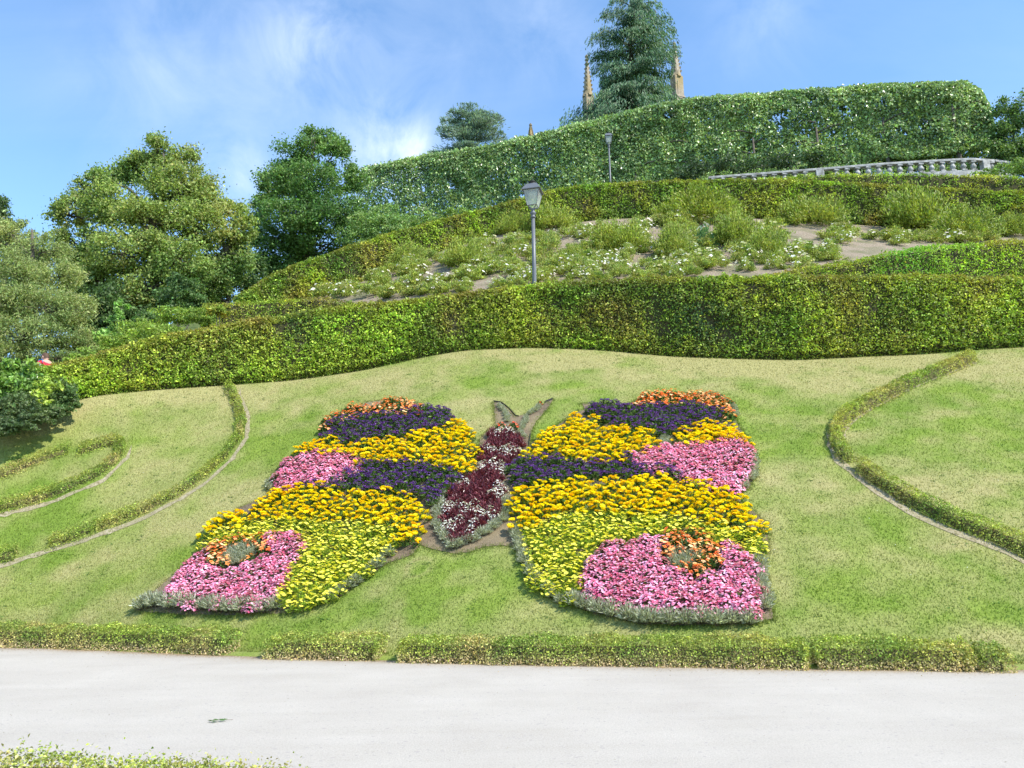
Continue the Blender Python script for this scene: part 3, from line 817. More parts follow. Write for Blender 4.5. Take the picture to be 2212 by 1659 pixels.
leafy_tree('spreading_tree', 'green tree cut by the right edge of the photo beyond the balustrade', pos(2230, 58), [blob(2190, 235, 35, 35, y), blob(2240, 250, 60, 60, y), blob(2165, 285, 35, 35, y), blob(2205, 305, 55, 45, y), blob(2170, 335, 38, 30, y), blob(2260, 340, 70, 60, y), blob(2150, 318, 30, 30, y), blob(2200, 350, 50, 30, y)], 26000, .19,
           [(.075, .125, .035), (.10, .15, .04), (.05, .09, .03)], .3, 29)

# far wood closing the view between the trees on the left
loose_mass('woodland_edge', 'dark leafy woodland mass low behind the left trees', 'woodland', [blob(u, v, 90, 60, 60) for u, v in ((-60, 640), (60, 640), (180, 640), (300, 640), (420, 640), (530, 640))], 9000, .3,
           [(.035, .06, .02), (.055, .09, .03)], 31, stems=False)


# ------------------------------------------------------------------ conifers
def conifer(name, label, u, y, vtop, vbase, prof, n, cols, seed, droop=.5, ll=.5, lw=.12, dens=70, flat=False):
    """prof: (fraction of height from the top, reach left px, reach right px)"""
    top = at_y(u, vtop, y); bot = at_y(u, vbase, y); k = y / FPX; zb = float(gz(bot[0], y)[0]); H = top[2] - bot[2]
    root = thing(name, (bot[0], y, zb), label, 'tree'); m = MB(); O = np.array((bot[0], y, zb))
    lean = top[0] - bot[0]; m.tube([(0, 0, -.3), (lean * .4, 0, (bot[2] - zb) + H * .4), (lean, 0, top[2] - zb)], [.5, .3, .03], 8)
    pf = np.array(prof, float); Pa, Da = [], []
    for b in range(n):
        f = (b + R.uniform()) / n; f = f ** .85; a = R.uniform(0, 2 * PI); ca, sa = math.cos(a), math.sin(a)
        reach = np.interp(f, pf[:, 0], pf[:, 2] if ca > 0 else pf[:, 1]) * k * R.uniform(.65, 1.2)
        z0 = top[2] - zb - f * H; L = max(.4, reach * (abs(ca) + .9 * abs(sa)) / max(abs(ca) + abs(sa), .1) * 1.15)
        st = Vector((lean * (1 - f), 0, z0)); rise = (.12 if not flat else .05) * L
        mdp = st + Vector((ca * L * .55, sa * L * .55, rise)); en = st + Vector((ca * L, sa * L, rise - droop * .28 * L))
        m.tube([st, mdp, en], [.05 + .015 * L, .04, .012], 5, cap=False)
        kk = int(dens * L * (.8 if f < .5 else 1.15)) + 20; t = R.uniform(.12, 1.0, kk) ** .75
        p = np.array([(st + (mdp - st) * (x / .55)) if x < .55 else (mdp + (en - mdp) * ((x - .55) / .45)) for x in t])
        side = np.array([-sa, ca, 0]); wdt = (.08 + .26 * L * t * (1 - t * .6)) * (1.0 if not flat else 1.3)
        sd = R.normal(0, 1, kk) * wdt; p = p + side * sd[:, None]
        clump = np.floor(t * 5 + b) % 2
        if flat:
            p[:, 2] += R.normal(0, .05, kk) - np.abs(sd) * .1; dr = unit(np.array([ca, sa, .5]) * .9 + side * np.sign(sd)[:, None] * .7 + rnd(kk) * .6)
        else:
            hang = R.uniform(0, 1, kk) * (.35 + .25 * L * .4) * (.6 + .6 * clump); p[:, 2] -= hang - np.abs(sd) * 0.05; dr = unit(np.array([ca * .45, sa * .45, -1.0]) + rnd(kk) * .45)
        Pa.append(p); Da.append(dr)
    P = np.vstack(Pa); D = np.vstack(Da); sz = ll * np.exp(R.normal(0, .3, len(P)))
    V, F = leaf_arrays(P, D, rnd(len(P)) + np.array([0, -.2, .3]), sz, lw)
    link('crown', mesh_np('crown', V, F, M_LEAF, palette(P + O, cols, .3, seed, .3)), root, 'stuff')
    m.build('trunk', M_BARK, root, True); return root


conifer('cypress_tree', 'tall feathery blue-green conifer in front of the church pinnacles', 1362, 84, -14, 330,
        [(0, 8, 8), (.05, 38, 36), (.14, 68, 70), (.28, 86, 92), (.42, 94, 104), (.52, 72, 94), (.66, 88, 80), (.74, 118, 92), (.84, 142, 104), (1, 120, 104)], 150,
        [(.065, .115, .065), (.09, .145, .08), (.045, .085, .05), (.10, .155, .07)], 41, dens=78, ll=.45, lw=.12)
conifer('cedar_tree', 'blue-grey flat-topped cedar peeping over the left part of the tall clipped row', 1012, 88, 246, 420,
        [(0, 30, 30), (.1, 55, 78), (.3, 60, 82), (.45, 80, 66), (1, 80, 60)], 95, [(.13, .18, .15), (.17, .22, .19), (.10, .14, .12)], 43, flat=True, droop=.1, ll=.42, lw=.10, dens=120)

# light shrubs beyond the climbing hedge, beside the oak
y = 50
loose_mass('bushy_shrub', 'pale green bushy shrub behind the climbing hedge at the foot of the oak', 'shrub', [blob(835, 460, 45, 28, y), blob(800, 485, 55, 32, y, -.5), blob(760, 515, 45, 28, y, -.6), blob(875, 480, 45, 25, y, -.5), blob(840, 500, 60, 26, y, -1)], 9000, .17,
           [(.12, .19, .055), (.09, .15, .045), (.16, .22, .07)], 51)
loose_mass('bushy_shrub', 'yellow-green low shrub strip just left of the climbing hedge top', 'shrub', [blob(930, 475, 45, 14, 49), blob(985, 462, 40, 12, 49), blob(880, 500, 40, 14, 49)], 2500, .15, [(.14, .20, .045), (.11, .16, .04)], 52)
loose_mass('bushy_shrub', 'light green shrubs hiding the right end of the stone balustrade', 'shrub', [blob(2130, 372, 28, 12, 52.5), blob(2170, 364, 38, 16, 52.5), blob(2215, 360, 45, 20, 52.5)], 3500, .15, [(.11, .17, .04), (.14, .20, .05)], 53)

# ------------------------------------------------------------------ left foreground shrubs
LAUREL = [(.09, .16, .03), (.13, .21, .035), (.06, .11, .025), (.17, .24, .04)]
y = 18.6
loose_mass('laurel_shrub', 'large-leaved laurel shrub beside the left end of the long hedge, near the person', 'shrub', [blob(40, 800, 50, 35, y), blob(20, 840, 55, 35, y, -.3), blob(75, 825, 42, 28, y), blob(-60, 820, 60, 60, y), blob(60, 850, 50, 30, y)], 8500, .12, LAUREL, 61, M_GLOSSLEAF, stems=False)
loose_mass('yellow_shrub', 'small yellow-green shrub glowing at the foot of the laurel shrub', 'shrub', [blob(98, 838, 30, 24, 18.2), blob(85, 862, 24, 18, 18.1)], 2000, .09, [(.24, .29, .04), (.19, .25, .04)], 62, M_GLOSSLEAF, stems=False)
loose_mass('dark_shrub', 'dark spreading shrub above the lawn corner at the left edge', 'shrub', [blob(30, 880, 60, 34, 17.9), blob(-40, 900, 60, 40, 17.8), blob(75, 893, 40, 22, 17.9), blob(0, 915, 50, 20, 17.7), blob(20, 920, 45, 16, 17.4), blob(60, 908, 40, 14, 17.6), blob(100, 893, 30, 12, 17.8), blob(5, 932, 40, 10, 17.2), blob(45, 922, 36, 10, 17.3), blob(85, 905, 30, 10, 17.6), blob(120, 890, 26, 10, 17.9)], 14000, .075, [(.055, .085, .03), (.085, .115, .04), (.04, .065, .025)], 63, stems=False)
loose_mass('dark_shrub', 'small dark shrub leaning on the left end of the long hedge', 'shrub', [blob(135, 845, 32, 26, 18.5), blob(120, 868, 30, 16, 18.4), blob(155, 866, 20, 14, 18.6), blob(125, 884, 30, 12, 18.2), blob(90, 880, 30, 14, 18.1), blob(160, 872, 20, 10, 18.5)], 6000, .07, [(.06, .10, .03), (.09, .13, .04)], 64, stems=False)
loose_mass('laurel_shrub', 'dense dark green shrub in front of the golden tree beside the short hedge piece', 'shrub', [blob(395, 615, 35, 28, 31), blob(385, 650, 55, 30, 31), blob(335, 690, 40, 22, 30.5), blob(420, 655, 30, 22, 31)], 6500, .13, [(.05, .09, .03), (.075, .125, .035)], 65)
loose_mass('young_tree', 'pale green sapling with big leaves in front of the trees on the left', 'shrub', [blob(262, 665, 18, 24, 28), blob(255, 695, 26, 18, 28), blob(240, 725, 40, 20, 28)], 1500, .16, [(.14, .23, .055), (.11, .19, .05)], 66)
loose_mass('broom_shrub', 'yellow-green feathery shrub running down the bank behind the long hedge', 'shrub', [blob(380, 680, 55, 18, 27.5), blob(310, 712, 60, 20, 27), blob(260, 738, 50, 18, 26), blob(430, 684, 45, 16, 26.5), blob(210, 762, 45, 16, 24.5), blob(340, 720, 60, 18, 25.5), blob(170, 780, 40, 14, 23.5)], 15000, .09,
           [(.17, .22, .03), (.13, .19, .03), (.10, .15, .03)], 67, stems=False)
loose_mass('lily_clump', 'clump with orange-yellow flowers behind the long hedge on the left', 'plant', [blob(475, 675, 28, 10, 25.5), blob(468, 668, 14, 12, 25.5)], 1300, .09, [(.35, .24, .02), (.15, .2, .03), (.12, .17, .03), (.14, .19, .03)], 68)

# ------------------------------------------------------------------ box edging on the lawn and along the path
BOXC = [(.135, .18, .028), (.165, .205, .032), (.20, .20, .042), (.10, .145, .026), (.24, .195, .075)]


def box_low(P, hr, col):
    t = np.clip((.55 - hr) / .5, 0, 1)[:, None] * (R.uniform(size=(len(P), 1)) < .75) * (.6 + fbm(P, 2.0, 8, 2)[:, None])
    t = np.clip(t, 0, 1)
    return col * (1 - t) + np.array([.66, .50, .30]) * t * np.exp(R.normal(0, .25, (len(P), 1)))


def edging(label, pts, th, h, dens=4600, leaf=.027, group=None, colfn=None, seed=1, name='box_hedge', side=1, ends_h=None, **kw):
    if th < .4: kw.setdefault('ins', .075); kw.setdefault('bat', .12)
    W = hit([p[0] for p in pts], [p[1] for p in pts])
    L_ = [(w[0], w[1], float(gz(w[0], w[1])[0]) - .01, float(gz(w[0], w[1])[0]) + h * (p[2] if len(p) > 2 else 1)) for w, p in zip(W, pts)]
    return make_hedge(name, label, L_, th, leaf, dens, BOXC, group=group, seed=seed, step=.08, bulge=.09, pal_scale=1.6, colfn=colfn, front_only=.7, core_inset=kw.pop('ins', .085), core_mat=M_BOXCORE, batter=kw.pop('bat', .28), follow=True, side=side, ragged=.012, **kw)


fr = .46
edging('low box hedge along the far path edge, running off the left side of the photo', [(-260, 1390), (0, 1397), (250, 1407), (400, 1414), (474, 1419)], fr, .285, colfn=box_low, seed=71)
edging('shortest box hedge at the path, between the left gap and the narrow gap', [(566, 1426), (700, 1429), (812, 1431)], fr, .29, colfn=box_low, seed=72)
edging('longest box hedge along the path, under the centre of the butterfly bed', [(856, 1435), (1100, 1440), (1300, 1442), (1500, 1445), (1750, 1451)], fr, .31, colfn=box_low, seed=73)
edging('box hedge along the path right of the longest one', [(1770, 1450), (1950, 1452), (2108, 1455)], fr, .30, colfn=box_low, seed=74)
edging('stubby box bush ending the path edging near the right edge of the photo', [(2132, 1456), (2165, 1456), (2196, 1456)], fr, .28, colfn=box_low, seed=75)
edging('box hedge descending from the long hedge in a long arc on the left lawn', [(500, 834), (518, 868), (530, 905), (524, 945), (492, 990), (440, 1036), (378, 1078), (300, 1118), (240, 1140), (206, 1155)], .21, .19, 4200, .028, seed=76, side=-1)
edging('short box hedge finishing the long left arc at its lower end', [(199, 1157), (150, 1175), (102, 1190)], .23, .19, 4200, .028, seed=77, side=-1)
edging('tiny box hedge stub at the left edge of the photo above the path', [(27, 1216), (-10, 1224), (-60, 1232)], .23, .20, 4200, .028, seed=78, side=-1)
edging('hook-shaped box hedge curling round on the left lawn', [(168, 972), (215, 958), (250, 951), (272, 962), (270, 985), (218, 1034), (110, 1080), (0, 1110), (-120, 1140)], .21, .19, 4200, .028, seed=79, side=-1)
edging('thin sparse box hedge slanting off the left edge behind the hook-shaped one', [(146, 984), (82, 1005), (0, 1042), (-100, 1070)], .2, .18, 3000, .028, seed=80, side=-1)
edging('box hedge swinging down from the long hedge on the right lawn', [(2092, 775), (2020, 806), (1945, 836), (1875, 872), (1822, 900), (1795, 925), (1792, 955), (1808, 990), (1822, 1003)], .26, .26, 4200, .028, seed=81, side=1)
edging('box hedge running down to the right edge of the photo across the right lawn', [(1848, 1018), (1880, 1048), (1962, 1096), (2068, 1146), (2150, 1178), (2230, 1214), (2350, 1265)], .27, .27, 4200, .028, seed=82, side=1)
# nearest hedge, its top just in the frame at the lower left
NH = [(-4.6, 4.75, 0, .41), (-3.3, 4.75, 0, .365), (-2.6, 4.72, 0, .335), (-2.0, 4.7, 0, .295), (-1.6, 4.68, 0, .265), (-1.3, 4.66, 0, .24)]
make_hedge('box_hedge', 'nearest box hedge, only its leafy top showing at the lower left corner', NH, .5, .022, 5000, BOXC, seed=83, step=.08, bulge=.05, pal_scale=3, colfn=None, front_only=.5, core_inset=.03, ragged=.035)


# grit strips beside the box arcs
def ribbon(name, pts, w0, w1, mat, dz=.012, kind='structure'):
    W = hit([p[0] for p in pts], [p[1] for p in pts])[:, :2]
    d = np.concatenate([[0], np.cumsum(np.hypot(*(np.diff(W, axis=0).T)))]); s = np.linspace(0, d[-1], max(8, int(d[-1] / .06)))
    Q = np.stack([np.interp(s, d, W[:, 0]), np.interp(s, d, W[:, 1])], 1)
    T = np.gradient(Q, axis=0); T /= np.linalg.norm(T, axis=1, keepdims=True); Nn = np.stack([-T[:, 1], T[:, 0]], 1)
    n = len(Q); ed = vnoise(np.stack([s, s * 0, s * 0], 1), 5, 3) - .5; e2 = vnoise(np.stack([s, s * 0 + 9, s * 0], 1), 7, 5) - .5
    taper = np.clip(np.minimum(s, s[-1] - s) / .3, .1, 1)
    V = []
    K = 5
    for k in range(K):
        o = (w0 + ed * .05) * (1 - k / (K - 1)) + (w1 + e2 * .07) * k / (K - 1); q = Q + Nn * (o * taper)[:, None]
        V.append(np.stack([q[:, 0], q[:, 1], gz(q[:, 0], q[:, 1]) + dz + lumps_at(q)], 1))
    V = np.array(V).reshape(-1, 3); i = np.arange(K * n).reshape(K, n); F = np.stack([i[:-1, :-1], i[:-1, 1:], i[1:, 1:], i[1:, :-1]], -1).reshape(-1, 4)
    return link(name, mesh_np(name, V, F, mat, None, True), None, kind)


ribbon('grit_strip', [(520, 838), (538, 868), (550, 905), (545, 945), (512, 993), (455, 1045), (390, 1088), (310, 1130), (245, 1158), (200, 1172), (110, 1200), (0, 1238), (-100, 1262)], -.19, -.09, M_LIMESTRIP)
ribbon('grit_strip', [(285, 965), (286, 990), (228, 1045), (115, 1092), (0, 1122), (-100, 1150)], -.15, -.06, M_LIMESTRIP)
ribbon('grit_strip', [(2105, 783), (2040, 808), (1960, 842), (1890, 878), (1845, 905), (1822, 930), (1820, 955)], -.14, .05, M_LIMESTRIP)
ribbon('grit_strip', [(1785, 935), (1783, 962), (1800, 1000), (1835, 1025), (1875, 1060), (1955, 1108), (2060, 1158), (2150, 1192), (2230, 1228)], .03, .20, M_LIMESTRIP, .010)
ribbon('grit_strip', [(2060, 790), (2085, 784), (2110, 785)], -.16, .12, M_LIMESTRIP, .016)

# ------------------------------------------------------------------ the butterfly bed
c3 = lambda P: [(.537 * x, 768 + .537 * y) for x, y in P]
c4 = lambda P: [(1102.6 + .537 * x, 768 + .537 * y) for x, y in P]
c5 = lambda P: [(853.4 + .2264 * x, 836.3 + .2264 * y) for x, y in P]


def world_poly(P, h): return hit([p[0] for p in P], [p[1] for p in P], h, 9, 24)[:, :2]


soil_out = [c3([(545, 1020), (560, 985), (640, 930), (700, 880), (790, 800), (815, 740), (840, 690), (960, 610), (1085, 560), (1075, 520), (1100, 470), (1190, 395), (1290, 330), (1290, 290), (1330, 245),
                (1480, 185), (1600, 170), (1720, 205), (1820, 250), (1850, 290), (1925, 400), (1960, 420)]) + c5([(800, 560), (830, 470), (960, 370), (940, 140), (1010, 145), (1080, 195), (1150, 268), (1240, 250), (1400, 160), (1510, 118), (1460, 190), (1340, 310), (1290, 440), (1285, 610)]) +
            c4([(80, 350), (190, 275), (250, 235), (300, 215), (290, 195), (480, 190), (560, 150), (830, 150), (900, 190), (905, 260), (960, 350), (985, 400), (990, 480), (960, 530), (900, 560), (1030, 670), (1035, 760), (1010, 820), (1060, 1060), (960, 1080), (850, 1085), (700, 1085), (560, 1078), (440, 1055), (330, 1035), (240, 1000), (150, 960), (80, 890), (40, 820), (20, 760)]) +
            c5([(1230, 1640), (1150, 1520), (1000, 1500), (850, 1520), (700, 1570), (560, 1590), (400, 1550), (230, 1490)]) + c3([(1660, 800), (1560, 830), (1480, 890), (1380, 960), (1290, 1000), (1180, 1030), (1050, 1035), (900, 1042), (700, 1040)])]
SOILW = world_poly(soil_out[0], 0.02)


def soil_sheet(name, W, mat, dz):
    d = []
    n = len(W)
    for i in range(n):
        a, b = W[i], W[(i + 1) % n]; k = max(1, int(np.hypot(*(b - a)) / .12))
        for j in range(k): d.append(a + (b - a) * j / k)
    B = np.array(d); B = B + (np.stack([vnoise(np.c_[B, B[:, :1] * 0], 4, 5), vnoise(np.c_[B, B[:, :1] * 0], 4, 8)], 1) - .5) * .05
    gx, gy = np.meshgrid(np.arange(B[:, 0].min(), B[:, 0].max(), .12), np.arange(B[:, 1].min(), B[:, 1].max(), .12)); gx, gy = gx.ravel(), gy.ravel()
    ins = in_poly(gx, gy, B); G = np.stack([gx[ins], gy[ins]], 1) + R.uniform(-.02, .02, (ins.sum(), 2))
    A = np.vstack([B, G]); m = len(B)
    vs, es, fs, *_ = delaunay_2d_cdt([Vector(a) for a in A], [(i, (i + 1) % m) for i in range(m)], [], 1, 1e-5)
    V = np.array([(v.x, v.y, 0) for v in vs]); V[:, 2] = ground_pt(V[:, 0], V[:, 1]) + dz + vnoise(V, 6, 2) * .012
    me = bpy.data.meshes.new(name); me.from_pydata(V.tolist(), [], [tuple(f) for f in fs]); me.materials.append(mat)
    bm = bmesh.new(); bm.from_mesh(me); bmesh.ops.recalc_face_normals(bm, faces=bm.faces[:]); bm.to_mesh(me); bm.free()
    return link(name, me, None, 'structure'), B


_, SOILB = soil_sheet('flower_bed_soil', SOILW, M_SOIL, .010)


# --- plant kinds: prototypes are meshes, copied with shared data
def dome_leaves(n, r, h, L, W, cols, lift=.0, up=.5, jit=.3, inner=.5):
    d = rnd(n); d[:, 2] = np.abs(d[:, 2]); rad = R.uniform(inner, 1, (n, 1)) ** .6
    P = d * rad * np.array([r, r, h]); P[:, 2] += lift
    Nn = unit(d * .4 + rnd(n) * .7 + np.array([0, 0, up])); A = unit(d + rnd(n) * .6)
    sz = np.exp(R.normal(0, .2, n)); V, F = leaf_arrays(P, A, Nn, L * sz, W * sz)
    c = np.array(cols)[R.randint(0, len(cols), n)] * np.exp(R.normal(0, jit, (n, 1)))
    return V, F, c


def join(*parts):
    V, F, Cc, o = [], [], [], 0
    for v, f, c in parts: V.append(v); F.append(f + o); Cc.append(c); o += len(v)
    return np.vstack(V), np.vstack(F), np.vstack(Cc)


def pompon(r, cols, n=26):
    """double marigold head: rings of ruffled petals over a dome"""
    P, A, Nn = [], [], []
    for ring, (k, el, rr) in enumerate(((9, .15, 1.0), (8, .55, .9), (6, .95, .75), (3, 1.35, .5))):
        for j in range(k):
            a = 2 * PI * (j + .5 * (ring % 2) + random.uniform(-.2, .2)) / k; d = np.array([math.cos(a) * math.cos(el), math.sin(a) * math.cos(el), math.sin(el)])
            P.append(d * rr * r * np.array([.62, .62, .55])); A.append(np.array([math.cos(a), math.sin(a), .5 - el * .3])); Nn.append(d + np.array([0, 0, .6]))
    P, A, Nn = map(np.array, (P, A, Nn)); n = len(P); V, F = leaf_arrays(P, A, Nn + R.normal(0, .2, Nn.shape), r * .95, r * .85, .1)
    return V, F, np.array(cols)[R.randint(0, len(cols), n)] * np.exp(R.normal(0, .12, (n, 1)))


def daisy(r, petal, centre, k=9):
    a = np.arange(k) * 2 * PI / k; A = np.stack([np.cos(a), np.sin(a), np.full(k, .12)], 1); P = A * r * .55
    V, F = leaf_arrays(P, A, np.tile([0, 0, 1.], (k, 1)) + R.normal(0, .12, (k, 3)), r * .95, r * .62, .05)
    c = np.array(petal) * np.exp(R.normal(0, .1, (k, 1)))
    V2, F2 = leaf_arrays(np.array([[0, 0, r * .12], [0, 0, r * .14]]), np.array([[1., 0, 0], [0, 1., 0]]), np.array([[0, 0, 1.], [0, 0, 1.]]), r * .5, r * .5, -.1)
    return join((V, F, c), (V2, F2, np.tile(centre, (2, 1))))


def blooms(n, r, h, size, cols, up=.6, lift=0., petals=4, inner=.88, lowest=.0):
    """small open blooms over a dome, each of a few petals"""
    out = []
    d = rnd(n); d[:, 2] = np.abs(d[:, 2]); d = d[d[:, 2] >= lowest]; n = len(d); P = d * R.uniform(inner, 1.06, (n, 1)) * np.array([r, r, h]) + np.array([0, 0, lift])
    Nn = unit(d * .7 + rnd(n) * .35 + np.array([0, -.2, up])); cc = np.array(cols)[R.randint(0, len(cols), n)] * np.exp(R.normal(0, .14, (n, 1)))
    Ax = unit(np.cross(Nn, rnd(n))); Bx = np.cross(Nn, Ax); s = size * np.exp(R.normal(0, .18, (n, 1)))
    for k in range(petals):
        a = 2 * PI * k / petals; D = Ax * math.cos(a) + Bx * math.sin(a)
        V, F = leaf_arrays(P + D * s * .5 + Nn * s * .05 * k, D + Nn * .25, Nn, (s * 1.0)[:, 0], (s * .95)[:, 0], .12); out.append((V, F, cc * (1 + R.normal(0, .05, (n, 1)))))
    return join(*out)


def pm(name, parts, mat):
    V, F, c = parts; return mesh_np(name, V, F, mat, c)


MAR_F = [(.09, .17, .03), (.12, .21, .04), (.14, .24, .05)]
VAR = {}
NV = 5
VAR['marigold'] = [pm('foliage', dome_leaves(190, .175, .23, .05, .018, MAR_F, inner=.2), M_LEAF) for _ in range(NV)]
HEAD_Y = [pm('flower_head', pompon(.058, [(1.0, .77, .012), (1.0, .84, .015), (.98, .67, .01)]), M_PETAL) for _ in range(4)]
HEAD_O = [pm('flower_head', pompon(.055, [(1.0, .54, .008), (1.0, .64, .01), (1.0, .74, .012)]), M_PETAL) for _ in range(3)]
LEM_F = [(.22, .31, .03), (.28, .37, .04), (.17, .25, .025)]
VAR['zinnia'] = [pm('foliage', dome_leaves(170, .15, .17, .06, .02, LEM_F, inner=.2), M_LEAF) for _ in range(NV)]
HEAD_L = [pm('flower_head', daisy(.037, (1.0, .90, .14), (.75, .55, .03)), M_PETAL) for _ in range(3)]
PINK = [(.90, .36, .56), (.93, .46, .66), (.84, .25, .44), (.95, .58, .74), (.78, .16, .32)]
VAR['begonia_leaf'] = [pm('foliage', dome_leaves(100, .15, .17, .06, .045, [(.06, .09, .03), (.12, .05, .04), (.09, .13, .035)], inner=.3), M_GLOSSLEAF) for _ in range(NV)]
VAR['begonia_bloom'] = [pm('blossoms', blooms(150, .165, .20, .025, PINK), M_PETAL) for _ in range(NV)]
VAR['helio_leaf'] = [pm('foliage', dome_leaves(150, .17, .22, .075, .03, [(.065, .12, .025), (.09, .16, .03), (.045, .085, .02), (.14, .22, .045)], inner=.35), M_LEAF) for _ in range(NV)]
VIO = [(.14, .05, .25), (.19, .07, .34), (.09, .035, .18), (.25, .10, .44)]


def helio_blooms():
    out = []
    for _ in range(17):
        d = rnd(1)[0]; d[2] = abs(d[2]) * .8 + .35; d /= np.linalg.norm(d); c = d * np.array([.17, .17, .24])
        v, f, cc = dome_leaves(22, .045, .02, .02, .018, VIO, jit=.25, inner=.3, up=1.2); out.append((v + c, f, cc))
    return join(*out)


VAR['helio_bloom'] = [pm('blossoms', helio_blooms(), M_PETAL) for _ in range(NV)]
VAR['oran_leaf'] = [pm('foliage', dome_leaves(90, .14, .17, .06, .045, [(.07, .14, .03), (.11, .19, .045), (.05, .10, .03)], inner=.3), M_LEAF) for _ in range(NV)]
VAR['oran_bloom'] = [pm('blossoms', blooms(26, .15, .22, .036, [(.98, .36, .10), (1.0, .48, .20), (.95, .18, .05), (1.0, .62, .32)], petals=5, lowest=.2), M_PETAL) for _ in range(NV)]
VAR['red_bloom'] = [pm('blossoms', blooms(34, .13, .18, .028, [(.92, .10, .04), (.95, .18, .08)], petals=5), M_PETAL) for _ in range(2)]
BUR = [(.13, .022, .035), (.19, .035, .05), (.085, .016, .026), (.26, .07, .085)]


def spiky(n, r, h, L, W, cols):
    d = rnd(n); d[:, 2] = np.abs(d[:, 2]) * .8 + .25; d = unit(d); P = d * R.uniform(.35, .95, (n, 1)) * np.array([r, r, h])
    V, F = leaf_arrays(P, d + rnd(n) * .35, rnd(n) + np.array([0, -.3, .9]), L * np.exp(R.normal(0, .2, n)), W, .2)
    return V, F, np.array(cols)[R.randint(0, len(cols), n)] * np.exp(R.normal(0, .3, (n, 1)))


VAR['burg'] = [pm('foliage', spiky(130, .15, .26, .10, .026, BUR), M_GLOSSLEAF) for _ in range(NV)]
VAR['white_bloom'] = [pm('blossoms', blooms(50, .165, .29, .026, [(.84, .82, .74), (.88, .87, .82)], petals=4, lowest=.1), M_PETAL) for _ in range(NV)]
SIL = [(.40, .41, .31), (.32, .33, .23), (.50, .51, .41), (.26, .27, .16)]


def silver(n=420, r=.14, h=.19): return spiky(n, r, h, .055, .010, SIL)


VAR['silver'] = [pm('foliage', silver(), M_LEAF) for _ in range(NV)]
VAR['silver_stem'] = [pm('stem', dome_leaves(26, .06, .07, .06, .012, [(.12, .10, .07)], inner=.2), M_LEAF) for _ in range(2)]
STEMM = MB(); STEMM.tube([(0, 0, -.03), (0, .004, .05), (.003, 0, .11)], [.008, .007, .005], 5); STEM = STEMM.mesh('stem', M_STEM)

NP = 0


def scatter(W, sp, edge=0.0):
    x0, y0 = W.min(0); x1, y1 = W.max(0); o = []; j = 0; yy = y0 - sp
    while yy < y1 + sp:
        xx = x0 - sp + (sp / 2 if j % 2 else 0)
        while xx < x1 + sp: o.append((xx, yy)); xx += sp
        yy += sp * .866 * .80; j += 1
    o = np.array(o); o += R.uniform(-.22, .22, o.shape) * sp
    return o[in_poly(o[:, 0], o[:, 1], W)]


def plant(kind, x, y, label, group, cat, name, s=1.0):
    global NP; NP += 1
    z = float(ground_pt(x, y)[0]) + .02
    s *= R.uniform(.9, 1.12)
    root = thing(name, (x, y, z), label, cat, group, R.uniform(0, 6.28), s); k = R.randint(0, NV)
    if kind in ('marigold', 'zinnia'):
        link('foliage', VAR[kind][k], root)
        n = R.randint(10, 14) if kind == 'marigold' else R.randint(17, 22)
        rr, hh = (.165, .25) if kind == 'marigold' else (.155, .20)
        ds = []
        tries = 0
        while len(ds) < n and tries < 160:
            tries += 1; d = rnd(1)[0]; d[2] = abs(d[2]) * .9 + .22; d /= np.linalg.norm(d)
            if all(np.dot(d, e) < (.88 if kind == 'marigold' else .93) for e in ds): ds.append(d)
        for d in ds:
            hd = HEAD_L if kind == 'zinnia' else (HEAD_O if R.uniform() < .28 else HEAD_Y)
            o = link('flower_head', hd[R.randint(0, len(hd))], root, loc=(d[0] * rr, d[1] * rr, d[2] * hh)); q = R.uniform(.8, 1.2); o.scale = (q, q, q)
            o.rotation_euler = (-d[1] * .6 + R.normal(0, .15), d[0] * .6 + R.normal(0, .15), R.uniform(0, 6.28))
    elif kind == 'pink': link('foliage', VAR['begonia_leaf'][k], root); link('blossoms', VAR['begonia_bloom'][R.randint(0, NV)], root, 'stuff')
    elif kind == 'violet': link('foliage', VAR['helio_leaf'][k], root); link('blossoms', VAR['helio_bloom'][R.randint(0, NV)], root, 'stuff')
    elif kind == 'orange': link('foliage', VAR['oran_leaf'][k], root); link('blossoms', VAR['oran_bloom'][R.randint(0, NV)], root, 'stuff')
    elif kind == 'red': link('foliage', VAR['oran_leaf'][k], root); link('blossoms', VAR['red_bloom'][R.randint(0, 2)], root, 'stuff')
    elif kind == 'burgundy': link('foliage', VAR['burg'][k], root)
    elif kind == 'white': link('foliage', VAR['burg'][k], root); link('blossoms', VAR['white_bloom'][R.randint(0, NV)], root, 'stuff')
    elif kind == 'silver': link('foliage', VAR['silver'][k], root); link('stem', VAR['silver_stem'][k % 2], root)
    return root


NAMES = {'marigold': ('marigold', 'yellow-orange marigold plant with double heads'), 'zinnia': ('zinnia', 'bushy plant dotted with small lemon-yellow flowers'), 'pink': ('pink_begonia', 'bedding plant covered in pink blossoms'),
         'violet': ('heliotrope', 'dark-leaved plant with deep violet flower clusters'), 'orange': ('orange_begonia', 'green-leaved plant with coral-orange blooms'), 'silver': ('silver_santolina', 'fine silver-grey cushion plant')}


def bed(kind, polys, where, sp, h, cat='flower', hole=None, s=1.0):
    W = world_poly(polys, h); P = scatter(W, sp)
    if hole is not None:
        Hw = world_poly(hole, h); P = P[~in_poly(P[:, 0], P[:, 1], Hw)]
    nm, desc = NAMES[kind]
    for x, y in P: plant(kind, x, y, desc + ' in ' + where, nm.replace('_', ' ') + ' plants in ' + where, cat, nm, s)
    return W


HM, HZ, HPk, HV, HO = .17, .14, .15, .17, .15
SPM, SPZ, SPP, SPV = .272, .215, .215, .25
